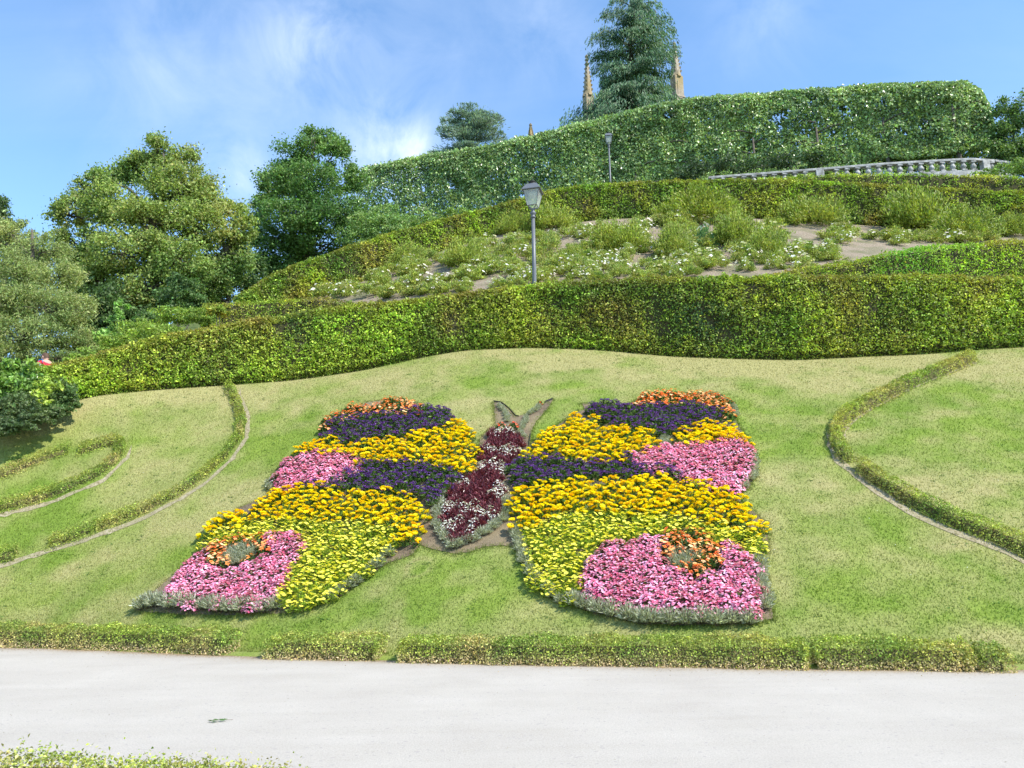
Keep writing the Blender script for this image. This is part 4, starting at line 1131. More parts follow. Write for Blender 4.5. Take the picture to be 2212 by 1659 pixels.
# left wing
bed('orange', c3([(1300, 300), (1305, 255), (1400, 208), (1480, 190), (1600, 172), (1700, 205), (1725, 240), (1600, 240), (1450, 245), (1350, 280)]), 'the top edge of the left wing', .22, .12)
bed('violet', c3([(1300, 318), (1325, 275), (1450, 240), (1600, 235), (1700, 215), (1800, 228), (1820, 265), (1780, 300), (1640, 325), (1520, 338), (1400, 358), (1310, 335)]), 'the upper violet band of the left wing', SPV, .13)
bed('marigold', c3([(1200, 390), (1250, 345), (1330, 325), (1400, 355), (1520, 338), (1640, 325), (1760, 290), (1835, 262), (1885, 300), (1930, 400), (1925, 460), (1870, 500), (1825, 475), (1790, 440), (1600, 432), (1450, 440), (1440, 392), (1290, 388)]), 'the upper yellow band of the left wing', SPM, HM)
bed('pink', c3([(1100, 545), (1102, 480), (1170, 410), (1290, 380), (1440, 385), (1465, 440), (1440, 468), (1350, 505), (1200, 530)]), 'the small pink patch of the left wing', SPP, HPk)
bed('violet', c3([(1190, 528), (1350, 505), (1450, 440), (1620, 428), (1800, 442), (1845, 490), (1810, 560), (1740, 600), (1650, 575), (1450, 555), (1300, 540)]), 'the middle violet band of the left wing', SPV, .13)
bed('marigold', c3([(830, 715), (860, 670), (960, 620), (1080, 560), (1110, 532), (1250, 522), (1450, 548), (1650, 560), (1705, 595), (1720, 650), (1700, 700), (1660, 780), (1600, 775), (1590, 695), (1480, 668), (1250, 652), (1100, 642), (950, 682), (860, 715)]), 'the lower yellow band of the left wing', SPM, HM)
bed('zinnia', c3([(812, 762), (850, 715), (950, 682), (1100, 642), (1250, 652), (1480, 668), (1590, 695), (1590, 755), (1490, 860), (1390, 920), (1310, 985), (1180, 1010), (1110, 970), (1160, 860), (1220, 770), (1190, 700), (1060, 730), (1000, 765), (900, 755)]), 'the lemon field of the left wing', SPZ, HZ)
eyeL = c3([(845, 790), (870, 755), (940, 735), (1090, 735), (1085, 780), (1010, 830), (920, 848), (870, 825)])
bed('pink', c3([(640, 960), (700, 890), (790, 800), (820, 765), (880, 745), (1000, 765), (1060, 730), (1190, 700), (1222, 770), (1165, 860), (1112, 960), (1080, 1000), (950, 1000), (800, 1005), (720, 985)]), 'the large pink patch at the left wing tip', SPP, HPk, hole=eyeL)
eyeLin = c3([(898, 815), (912, 782), (970, 765), (1032, 766), (1034, 798), (975, 832), (925, 846)])
bed('orange', eyeL, 'the orange ring inside the left pink patch', .18, .14, hole=eyeLin)
bed('silver', eyeLin, 'the centre of the left orange ring', .15, .10, s=1.15)
# right wing
bed('orange', c4([(480, 218), (498, 180), (570, 142), (700, 155), (820, 148), (885, 180), (895, 240), (870, 268), (850, 235), (740, 205), (600, 210)]), 'the top edge of the right wing', .22, .12)
bed('violet', c4([(295, 215), (355, 185), (480, 200), (600, 210), (740, 205), (850, 235), (862, 275), (780, 295), (640, 325), (540, 295), (400, 288), (330, 255)]), 'the upper violet band of the right wing', SPV, .13)
bed('marigold', c4([(55, 415), (75, 370), (100, 330), (190, 275), (245, 235), (310, 238), (360, 270), (560, 302), (612, 345), (600, 368), (530, 372), (480, 402), (430, 428), (300, 432), (150, 402)]), 'the upper yellow patch of the right wing', SPM, HM)
bed('marigold', c4([(640, 335), (700, 300), (800, 272), (890, 278), (952, 352), (900, 338), (780, 350), (700, 355)]), 'the narrow strip above the right pink band', .22, HM)
bed('pink', c4([(470, 410), (530, 372), (620, 366), (700, 352), (880, 325), (942, 350), (968, 400), (962, 490), (900, 530), (870, 545), (780, 515), (650, 480), (540, 450)]), 'the upper pink band of the right wing', SPP, HPk)
bed('violet', c4([(-15, 545), (0, 440), (50, 408), (150, 405), (300, 432), (430, 428), (470, 412), (540, 447), (650, 465), (720, 498), (500, 495), (350, 495), (200, 510), (60, 530)]), 'the middle violet band of the right wing', SPV, .13)
bed('marigold', c4([(5, 590), (60, 525), (200, 505), (350, 495), (540, 482), (780, 508), (880, 542), (940, 590), (1022, 680), (1022, 722), (970, 708), (850, 675), (700, 642), (500, 622), (300, 622), (180, 655), (100, 680), (20, 700)]), 'the lower yellow band of the right wing', SPM, HM)
bed('zinnia', c4([(60, 685), (180, 655), (300, 622), (500, 622), (700, 642), (850, 675), (1000, 720), (1020, 795), (1000, 840), (960, 785), (850, 735), (820, 742), (740, 700), (640, 700), (560, 732), (450, 750), (360, 762), (300, 850), (282, 940), (240, 985), (180, 975), (90, 900), (60, 810)]), 'the lemon field of the right wing', SPZ, HZ)
eyeR = c4([(600, 800), (600, 740), (640, 705), (740, 695), (820, 740), (860, 790), (830, 850), (760, 885), (660, 875), (625, 840)])
bed('pink', c4([(280, 945), (290, 870), (370, 762), (450, 752), (560, 735), (640, 702), (740, 697), (820, 742), (850, 738), (960, 785), (985, 850), (1000, 950), (988, 1035), (850, 1015), (700, 1022), (570, 1035), (400, 995), (330, 965)]), 'the large pink patch at the right wing tip', SPP, HPk, hole=eyeR)
eyeRin = c4([(640, 840), (642, 795), (700, 782), (755, 795), (752, 840), (695, 856)])
bed('orange', eyeR, 'the orange ring inside the right pink patch', .18, .14, hole=eyeRin)
bed('silver', eyeRin, 'the centre of the right orange ring', .15, .10, s=1.15)
bed('silver', c4([(600, 345), (620, 335), (650, 340), (650, 360), (610, 365)]), 'the notch between the right yellow patches', .14, .08)

# body
body = c5([(845, 520), (880, 440), (980, 400), (1100, 390), (1175, 430), (1215, 510), (1205, 640), (1130, 720), (1060, 760), (1015, 830), (1055, 950), (1045, 1100), (1005, 1200), (900, 1250), (780, 1350), (650, 1460), (560, 1470), (455, 1390), (455, 1200), (480, 1080), (545, 890), (680, 830), (800, 760), (860, 700), (785, 640), (795, 580)])
Wb = world_poly(body, .14)
whites = c5([(1060, 390), (1000, 410), (1110, 400), (930, 565), (1000, 575), (1100, 590), (1140, 600), (990, 715), (960, 700), (1040, 760), (830, 740), (640, 880), (1030, 920), (1050, 1000), (640, 1085), (700, 1110), (740, 1130), (800, 1140), (880, 1190), (950, 1200), (500, 1280), (530, 1310), (480, 1350), (720, 1300), (740, 1350), (570, 1260), (500, 1110), (930, 980)])
Ww = world_poly(whites, .16)
for x, y in scatter(Wb, .165):
    d = np.min(np.hypot(Ww[:, 0] - x, Ww[:, 1] - y))
    if d < .11: plant('white', x, y, 'maroon-leaved plant carrying white blossoms in the butterfly body', 'white-flowered plants in the butterfly body', 'flower', 'white_begonia', .72)
    else: plant('burgundy', x, y, 'spiky burgundy foliage plant in the butterfly body', 'burgundy plants in the butterfly body', 'plant', 'burgundy_iresine', .82)
for (px, py), lb in zip(((1010, 368), (1130, 362), (1385, 125)), ('red-flowered plant on the left of the butterfly head', 'red-flowered plant on the right of the butterfly head', 'small red-flowered plant at the right antenna tip')):
    w = world_poly(c5([(px, py)]), .12)[0]; plant('red', w[0], w[1], lb, 'red flowers of the butterfly head', 'flower', 'red_begonia', .95 if px < 1300 else .5)


def silver_line(P, where, sp=.17, h=.07, s=1.0, jit=.02):
    W = world_poly(P, h); d = np.concatenate([[0], np.cumsum(np.hypot(*(np.diff(W, axis=0).T)))])
    for q in np.arange(0, d[-1] + .01, sp):
        x = np.interp(q, d, W[:, 0]) + R.normal(0, jit); y = np.interp(q, d, W[:, 1]) + R.normal(0, jit)
        plant('silver', x, y, 'silver-grey cushion plant edging ' + where, 'silver cushions edging ' + where, 'plant', 'silver_santolina', s)


silver_line(c3([(575, 1000), (640, 985), (720, 1000), (800, 1005), (900, 1010), (1000, 1012), (1080, 1010), (1130, 1005)]), 'the bottom of the left wing', .215, .10, 1.5)
silver_line(c3([(600, 985), (660, 975), (730, 985)]), 'the left wing tip', .18, .09, 1.35)
silver_line(c3([(1330, 965), (1390, 930), (1450, 890), (1500, 850), (1560, 800)]), 'the lower right side of the left wing', .15, .08, 1.05)
silver_line(c3([(1080, 530), (1090, 500), (1095, 560)]), 'the small pink patch on the left', .14, .06, .8)
silver_line(c4([(20, 700), (40, 760), (60, 830), (100, 900), (150, 950), (205, 985)]), 'the left side of the right wing', .15, .08, 1.05)
silver_line(c4([(255, 985), (330, 1015), (400, 1035), (450, 1045), (510, 1052), (570, 1058), (640, 1060), (710, 1062), (780, 1060), (850, 1058), (920, 1056), (975, 1050)]), 'the bottom of the right wing', .215, .10, 1.45)
silver_line(c4([(995, 830), (1003, 880), (1012, 930), (1020, 980), (1030, 1035)]), 'the right side of the right wing', .13, .06, 1.1)
silver_line(c4([(975, 400), (985, 440), (980, 480), (945, 515), (905, 545)]), 'the upper pink band on the right', .14, .06, .85)
silver_line(c4([(890, 195), (905, 225), (900, 250)]), 'the right end of the top orange strip', .14, .06, .7)
silver_line(c5([(480, 990), (430, 1080), (400, 1180), (400, 1280), (430, 1370), (500, 1450), (570, 1520), (600, 1480), (680, 1470), (760, 1430), (830, 1380), (900, 1340), (980, 1290), (1040, 1200), (1070, 1110), (1080, 1040)]), 'the lower butterfly body', .12, .08, .95)
silver_line(c5([(1020, 850), (1060, 790), (1120, 740), (1170, 680), (1220, 610)]), 'the butterfly waist on the right', .13, .06, .65)
silver_line(c5([(330, 1080), (350, 1130)]), 'the soil gap left of the butterfly body', .13, .06, .8)
silver_line(c5([(1070, 320), (1060, 260), (1030, 210), (1000, 185), (975, 165)]), 'the left antenna', .10, .05, .7)
silver_line(c5([(1200, 470), (1210, 400), (1240, 320), (1270, 260), (1330, 210), (1400, 165)]), 'the right antenna', .10, .05, .7)


# thin dark lawn edging strips at the antennae and wing edges
def strip_edge(label, P, h=.05):
    W = world_poly(P, .02); d = np.concatenate([[0], np.cumsum(np.hypot(*(np.diff(W, axis=0).T)))]); s = np.linspace(0, d[-1], max(6, int(d[-1] / .08)))
    Q = np.stack([np.interp(s, d, W[:, 0]), np.interp(s, d, W[:, 1])], 1); z = ground_pt(Q[:, 0], Q[:, 1])
    o = np.array([Q[0, 0], Q[0, 1], z[0]]); V = []
    T = np.gradient(Q, axis=0); T /= np.linalg.norm(T, axis=1, keepdims=True); Nn = np.stack([-T[:, 1], T[:, 0]], 1) * .008
    for sx, dz in ((-1, -.02), (-1, h), (1, h), (1, -.02)): V.append(np.c_[Q + Nn * sx, z + dz] - o)
    V = np.array(V).reshape(-1, 3); n = len(Q); i = np.arange(4 * n).reshape(4, n); F = np.stack([i[:-1, :-1], i[:-1, 1:], i[1:, 1:], i[1:, :-1]], -1).reshape(-1, 4)
    ob = link('edging_strip', mesh_np('edging_strip', V, F, M_DARKMETAL), None, None, o); tag(ob, label, 'lawn edging')


strip_edge('black lawn edging strip bending into the left antenna', c5([(940, 132), (1010, 142), (1080, 192), (1120, 235), (1150, 268), (1180, 272)]), .045)
strip_edge('short black lawn edging strip at the right antenna tip', c5([(1430, 145), (1505, 118)]), .06)
strip_edge('black lawn edging strip at the top right corner of the left wing', c5([(225, 205), (290, 225), (370, 245)]), .07)
strip_edge('thin dark edging strip along the lawn right of the butterfly head', c5([(1290, 440), (1276, 520), (1280, 620)]), .04)
# wooden slip along the lower right edge of the left wing
# ------------------------------------------------------------------ grass blades
def grass():
    n = 420000
    x = R.uniform(-17, 17, n); ya = np.interp(x, XS, Y0) + .25; yb = np.interp(x, XS, YH) + .1
    t = R.uniform(0, 1, n) ** 1.25; y = ya + (yb - ya) * t
    keep = ~in_poly(x, y, SOILB); x, y = x[keep], y[keep]
    z = ground_pt(x, y)
    # leave out what the camera can never see
    P = np.stack([x, y, z], 1); u, v = project(P); k = (u > -160) & (u < 2370); P = P[k]; n = len(P)
    d = dryness(P); h = R.uniform(.015, .042, n) * (1 - .3 * d) * np.exp(R.normal(0, .3, n)); a = R.uniform(0, 2 * PI, n); w = R.uniform(.005, .010, n)
    D = np.stack([np.cos(a), np.sin(a), a * 0], 1); ln = rnd(n) * .55 * h[:, None]; ln[:, 2] = h
    V = np.empty((n, 3, 3)); V[:, 0] = P - D * w[:, None]; V[:, 1] = P + D * w[:, None]; V[:, 2] = P + ln
    dr = np.clip(d + R.normal(0, .22, n), 0, 1)[:, None]
    c = (lawn_tint(P) * .5 + (np.array([.19, .275, .036]) * (1 - dr) + np.array([.38, .335, .155]) * dr) * .5) * np.exp(R.normal(0, .17, (n, 1)))
    e = 26000; b0 = SOILB[R.randint(0, len(SOILB), e)] + R.normal(0, .035, (e, 2)); P2 = np.c_[b0, ground_pt(b0[:, 0], b0[:, 1])]
    a = R.uniform(0, 2 * PI, e); D = np.stack([np.cos(a), np.sin(a), a * 0], 1) * R.uniform(.004, .008, (e, 1)); h2 = R.uniform(.02, .055, e); ln = rnd(e) * .7 * h2[:, None]; ln[:, 2] = h2
    V = np.concatenate([V, np.stack([P2 - D, P2 + D, P2 + ln], 1)]); c = np.concatenate([c, lawn_tint(P2) * np.exp(R.normal(0, .25, (e, 1)))]); n += e
    link('grass', mesh_np('grass', V.reshape(-1, 3), np.arange(n * 3).reshape(-1, 3), M_BLADE, c), None, 'stuff')
    # daisies and clover specks
    m = 520; x = R.uniform(-14, 14, m); ya = np.interp(x, XS, Y0) + .3; yb = np.interp(x, XS, YH) - .3; y = ya + (yb - ya) * R.uniform(.1, 1, m)
    k = ~in_poly(x, y, SOILB) & (fbm(np.stack([x, y, x * 0], 1), .5, 6, 2) > .5); x, y = x[k], y[k]; m = len(x)
    P = np.stack([x, y, ground_pt(x, y) + .03], 1); V, F = leaf_arrays(P, rnd(m) * [1, 1, .1], np.tile([0, -.4, 1.], (m, 1)), .022, .022, 0)
    link('daisies', mesh_np('daisies', V, F, M_PETAL, np.tile([.75, .75, .68], (m, 1))), None, 'stuff')


grass()


# broad-leaved weeds and clover tufts in the lawn
def weeds():
    m = 1500; x = R.uniform(-15, 15, m); ya = np.interp(x, XS, Y0) + .3; yb = np.interp(x, XS, YH) - .2; y = ya + (yb - ya) * R.uniform(0, 1, m)
    k = ~in_poly(x, y, SOILB) & (fbm(np.stack([x, y, x * 0], 1), .9, 16, 2) > .48); x, y = x[k], y[k]; m = len(x); q = 14
    P = np.repeat(np.stack([x, y, ground_pt(x, y) + .012], 1), q, 0); P += R.normal(0, 1, P.shape) * [.04, .035, .006]
    A = rnd(len(P)); A[:, 2] = np.abs(A[:, 2]) * .5; V, F = leaf_arrays(P, A, np.tile([0, -.3, 1.], (len(P), 1)) + R.normal(0, .3, P.shape), .03, .018)
    link('lawn_weeds', mesh_np('lawn_weeds', V, F, M_BLADE, np.array([.085, .17, .03]) * np.exp(R.normal(0, .3, (len(P), 1)))), None, 'stuff')
    # fallen leaf bits along the foot of the path hedges
    m = 6500; x = R.uniform(-12, 9, m); y = np.interp(x, XS, Y0) - np.abs(R.exponential(.13, m)) + .05; P = np.stack([x, y, np.full(m, .02)], 1)
    V, F = leaf_arrays(P, rnd(m) * [1, 1, .15], np.tile([0, 0, 1.], (m, 1)) + R.normal(0, .3, (m, 3)), R.uniform(.008, .024, m), R.uniform(.006, .014, m))
    link('leaf_litter', mesh_np('leaf_litter', V, F, M_LEAF, np.array([.30, .20, .10]) * np.exp(R.normal(0, .3, (m, 1)))), None, 'stuff')
    m = 260; x = R.uniform(-9, 7, m); y = R.uniform(5, 12, m); P = np.stack([x, y, np.full(m, .018)], 1)
    V, F = leaf_arrays(P, rnd(m) * [1, 1, .1], np.tile([0, 0, 1.], (m, 1)), R.uniform(.006, .016, m), R.uniform(.005, .012, m), .3)
    link('path_specks', mesh_np('path_specks', V, F, M_LEAF, np.array([.22, .19, .15]) * np.exp(R.normal(0, .4, (m, 1)))), None, 'stuff')


weeds()

# ------------------------------------------------------------------ the rose slope
YG = [(.155, .19, .022), (.105, .145, .02), (.19, .205, .028)]
ROSEG = [(.17, .215, .035), (.10, .15, .028), (.23, .255, .045), (.20, .19, .05)]


def bush_mesh(n, cols, leaf, spiky_=.0, h=.7):
    nc = max(7, n // 75); d = rnd(nc); d[:, 2] = np.abs(d[:, 2]); c = d * R.uniform(.5, .95, (nc, 1)); own = R.randint(0, nc, n)
    q = R.uniform(0, 1, n) ** 1.0
    P = c[own] * (1 - .0) + R.normal(0, .115, (n, 3)); P[:, 2] = np.abs(P[:, 2]); P[:, 2] *= h
    if spiky_: P += d[own] * (q ** 2 * spiky_)[:, None] * [1, 1, .9]
    A = unit(d[own] * .7 + rnd(n) * .7 + np.array([0, 0, .5])); V, F = leaf_arrays(P, A, rnd(n) + np.array([0, -.2, .5]), leaf * np.exp(R.normal(0, .25, n)), leaf * .5)
    t = (P[:, 2:3] / h).clip(0, 1)
    return V, F, palette(P * 3, cols, .8, R.randint(0, 99), .28)


BUSH = [mesh_np('foliage', *(lambda a: (a[0], a[1], M_LEAF, a[2]))(bush_mesh(6500, YG, .085, .24, .85))) for _ in range(4)]
ROSE = [mesh_np('foliage', *(lambda a: (a[0], a[1], M_LEAF, a[2]))(bush_mesh(2000, ROSEG, .13, .3, .8))) for _ in range(5)]
DGB = mesh_np('foliage', *(lambda a: (a[0], a[1], M_LEAF, a[2]))(bush_mesh(1800, [(.05, .12, .035), (.07, .15, .04)], .09, .2, .8)))
RB = [pm('blossoms', blooms(16 + 6 * k, 1.0, 1.0, .11, [(.85, .83, .78), (.88, .86, .84), (.82, .72, .66)], petals=5, lowest=.15), M_PETAL) for k in range(4)]


def put_bush(u, v, ru, rv, lab, meshes, nm='shrub', grp=None, cat='shrub', bloom=None):
    p = hit([u], [v + rv * .6], 0, 24.5, 60)[0]
    p[1] = min(p[1], float(np.interp(p[0], XS, YR)) - ru * .5 * p[1] / FPX); p[2] = gz(p[0], p[1])[0]; k = p[1] / FPX
    r = thing(nm, p, lab, cat, grp, 0); r.scale = (ru * k, ru * k * .7, rv * (3.3 if ru > 39 and nm == 'shrub' else 2.4) * k); r.rotation_euler = (0, 0, R.uniform(-.5, .5) + (PI if R.uniform() < .5 else 0))
    link('foliage', meshes[R.randint(0, len(meshes))], r)
    if bloom is not None: link('blossoms', RB[bloom], r, 'stuff')
    return r


for (u, v, ru, rv, lab) in ((1400, 442, 92, 26, 'widest yellow-green feathery shrub under the climbing hedge, right of the near lamp'), (1612, 450, 74, 26, 'rounded yellow-green shrub at the hedge foot, middle of the rose bed'),
                            (1195, 484, 60, 22, 'yellow-green shrub just right of the near lamp post'), (930, 540, 44, 18, 'small feathery shrub against the left part of the climbing hedge'),
                            (1010, 562, 56, 22, 'feathery shrub left of the near lamp post, halfway up the rose bed'), (1590, 515, 60, 26, 'feathery olive shrub beside the dark green rose'),
                            (1975, 478, 85, 34, 'largest yellow-green shrub near the right end of the rose bed'), (2085, 502, 75, 26, 'trailing olive shrub at the right end of the rose bed'),
                            (1105, 490, 40, 18, 'small yellow-green shrub left of the near lamp head'), (1340, 530, 70, 24, 'low feathery shrub in the middle of the rose bed'),
                            (1460, 540, 50, 26, 'olive feathery shrub left of the dark green rose'), (1660, 542, 56, 22, 'low yellow-green shrub above the long hedge, right of the dark rose'), (2190, 500, 40, 18, 'small shrub at the right edge of the rose bed')):
    put_bush(u, v, ru, rv, lab, BUSH)
put_bush(1522, 520, 28, 26, 'dark green rose bush between two olive shrubs', [DGB], 'rose_bush', None, 'rose bush', 0)
rp = [(600, 640), (660, 636), (760, 612), (860, 585), (960, 548), (1100, 510), (1300, 485), (1500, 475), (1700, 486), (1900, 500), (2150, 515), (1950, 530), (1850, 555), (1740, 575), (1600, 588), (1400, 598), (1200, 605), (1000, 625), (850, 636)]
rpx = np.array(rp, float)
cand = np.stack([R.uniform(600, 2160, 1500), R.uniform(470, 640, 1500)], 1); cand = cand[in_poly(cand[:, 0], cand[:, 1], rpx)]
pick = []
for c_ in cand:
    if all(((c_[0] - q[0]) / 30) ** 2 + ((c_[1] - q[1]) / 10) ** 2 > 1 for q in pick): pick.append(c_)
for c_ in pick[:330]:
    lowb = c_[1] > np.interp(c_[0], [700, 1000, 1400, 2000], [612, 590, 560, 520])
    bl = R.randint(1, 4) if (R.uniform() < (.8 if lowb else .4)) else None
    if bl is None and R.uniform() < .12: continue
    if any(((c_[0] - a_) / c2) ** 2 + ((c_[1] - b_) / d2) ** 2 < 1 for a_, b_, c2, d2 in ((1510, 492, 75, 12), (1740, 515, 70, 14), (1850, 545, 110, 13), (880, 592, 90, 9), (1130, 515, 40, 9), (1060, 600, 50, 8), (1290, 575, 40, 8), (980, 575, 60, 8))) and R.uniform() < .45: continue
    w_ = R.uniform(24, 46)
    put_bush(c_[0], c_[1], w_, R.uniform(10, 17), 'low sparse rose bush dotted with white blooms in the sloping bed' if bl is not None else 'low leafy rose bush without blooms in the sloping bed', ROSE, 'rose_bush',
             'white-flowered rose bushes in the sloping bed' if bl is not None else 'rose bushes without blooms in the sloping bed', 'rose bush', bl)


# ------------------------------------------------------------------ lamps
def mat_glass():
    m, nt, b, o = newmat('lantern_glass'); N, L = nt.nodes, nt.links
    b.inputs['Base Color'].default_value = (.75, .78, .72, 1); b.inputs['Roughness'].default_value = .15
    t = N.new('ShaderNodeBsdfTransparent'); t.inputs[0].default_value = (.82, .85, .8, 1); mx = N.new('ShaderNodeMixShader'); mx.inputs[0].default_value = .38
    L.new(t.outputs[0], mx.inputs[1]); L.new(b.outputs[0], mx.inputs[2]); L.new(mx.outputs[0], o.inputs[0]); return m


M_GLASS = mat_glass()
M_BULB = mat_noise('lamp_reflector', (.5, .48, .38), (.65, .62, .5), 20, .4, .05)


def street_lamp(u, vtop, y, label, rz):
    t = at_y(u, vtop, y); zb = float(gz(t[0], y)[0]); H = t[2] - zb
    r = thing('street_lamp', (t[0], y, zb), label, 'street lamp', None, rz)
    z = H - .98          # underside of the lantern
    MB().lathe([(.16, -.05), (.16, .12), (.13, .16), (.11, .5), (.085, .62), (.075, .7), (.066, H * .5), (.055, z - .32)], 14).build('pole', M_METAL, r, True)
    MB().lathe([(.055, z - .32), (.085, z - .30), (.085, z - .27), (.06, z - .25), (.06, z - .2), (.095, z - .17), (.095, z - .13), (.06, z - .09), (.05, z - .02), (.07, z + .0)], 14).build('collar', M_METAL, r, True)
    b0, b1, hz = .15, .255, .50
    z0 = z + .09
    lan = MB()
    cs = [(-1, -1), (1, -1), (1, 1), (-1, 1)]
    for i, (a, b) in enumerate(cs):
        lan.tube([(a * b0, b * b0, z0), (a * b1, b * b1, z0 + hz)], .012, 4)
        a2, b2 = cs[(i + 1) % 4]
        lan.tube([(a * b0, b * b0, z0), (a2 * b0, b2 * b0, z0)], .012, 4); lan.tube([(a * b1, b * b1, z0 + hz), (a2 * b1, b2 * b1, z0 + hz)], .016, 4)
        lan.tube([(a * .03, b * .03, z), (a * b0, b * b0, z0)], .014, 4)
    L_ = lan.build('lantern_frame', M_METAL, r)
    for i, (a, b) in enumerate(cs):
        a2, b2 = cs[(i + 1) % 4]; g = .985
        MB().poly([(a * b0 * g, b * b0 * g, z0), (a2 * b0 * g, b2 * b0 * g, z0), (a2 * b1 * g, b2 * b1 * g, z0 + hz), (a * b1 * g, b * b1 * g, z0 + hz)]).build('pane', M_GLASS, L_)
    MB().lathe([(.30 * 1.4142, z0 + hz), (.30 * 1.4142, z0 + hz + .025), (.17 * 1.4142, z0 + hz + .23)], 4, flat=.5).build('lantern_roof', M_METAL, r)
    MB().lathe([(.15, z0 + hz + .23), (.16, z0 + hz + .25), (.12, z0 + hz + .27), (.12, z0 + hz + .32), (.14, z0 + hz + .33), (.10, z0 + hz + .37), (.02, z0 + hz + .39)], 12).build('finial', M_DARKMETAL, r, True)
    MB().lathe([(.05, z0 + .28), (.13, z0 + .38), (.15, z0 + .46)], 12).build('reflector', M_BULB, r, True)
    return r


street_lamp(1150, 391, 22.9, 'nearer grey lantern lamp post standing behind the long hedge', math.radians(-14))
street_lamp(1314, 286, 53, 'farther grey lantern lamp post against the tall clipped tree row', math.radians(-5))

# ------------------------------------------------------------------ balustrade
def balustrade():
    us = [1530, 1650, 1780, 1900, 2000, 2090, 2140]; vs = [383, 374, 364, 354, 348, 343, 346]
    ztop = 31.75; pts = []
    for u, v in zip(us, vs):
        d = rays(u, v); t = (ztop - CAMZ) / d[2]; pts.append((d[0] * t, d[1] * t))
    P = np.array(pts); P = np.vstack([P, P[-1] + np.array([2.2, .5])])
    d = np.concatenate([[0], np.cumsum(np.hypot(*(np.diff(P, axis=0).T)))]); tot = d[-1]
    f = lambda s: Vector((float(np.interp(s, d, P[:, 0])), float(np.interp(s, d, P[:, 1])), 0))
    zb = ztop - 1.18
    o = f(tot / 2); o.z = zb; r = thing('balustrade', o, 'weathered grey stone balustrade curving along the terrace under the tall clipped row', 'balustrade')
    n = 24
    for nm, z0, z1, w in (('hand_rail', 1.0, 1.18, .40), ('plinth', -1.6, .14, .36)):
        m = MB(); pr = []
        for i in range(n + 1):
            c = f(tot * i / n) - o; c.z = 0; t = (f(min(tot, tot * i / n + .1)) - f(max(0, tot * i / n - .1))).normalized(); nn = Vector((-t.y, t.x, 0)) * w / 2
            e = .03
            ring = [c - nn + Vector((0, 0, z0 + 0)), c - nn + Vector((0, 0, z1 - e)), c - nn * .86 + Vector((0, 0, z1)), c + nn * .86 + Vector((0, 0, z1)), c + nn + Vector((0, 0, z1 - e)), c + nn + Vector((0, 0, z0))]
            
            pr.append([m.bm.verts.new(q) for q in ring])
        for a, b in zip(pr, pr[1:]):
            for k in range(6): m.bm.faces.new((a[k], a[(k + 1) % 6], b[(k + 1) % 6], b[k]))
        m.bm.faces.new(pr[0]); m.bm.faces.new(pr[-1][::-1]); m.build(nm, M_STONE, r)
    bm_ = MB().lathe([(.12, .24), (.13, .30), (.215, .44), (.225, .54), (.16, .68), (.12, .76), (.17, .80), (.13, .84)], 10)
    for zz, w_ in ((.18, .42), (.92, .42)): bm_.box((0, 0, zz), (w_, .36, .14), bevel=.02)
    bal = bm_.mesh('baluster', M_STONE)
    piers = [tot * .36, tot - 2.85, ]
    s = .4
    while s < tot - .2:
        if all(abs(s - q) >.5 for q in piers):
            b = link('baluster', bal, r); c = f(s) - o; b.location = (c.x, c.y, zb - o.z)
        s += .82
    for q in piers:
        c = f(q) - o; t = (f(q + .1) - f(q - .1)); m = MB(); rt = Matrix.Rotation(math.atan2(t.y, t.x), 4, 'Z')
        m.box((0, 0, .42), (.62, .46, 1.16), bevel=.02)
        b = m.build('pier', M_STONE, r); b.location = (c.x, c.y, zb - o.z); b.rotation_euler = (0, 0, math.atan2(t.y, t.x))


balustrade()

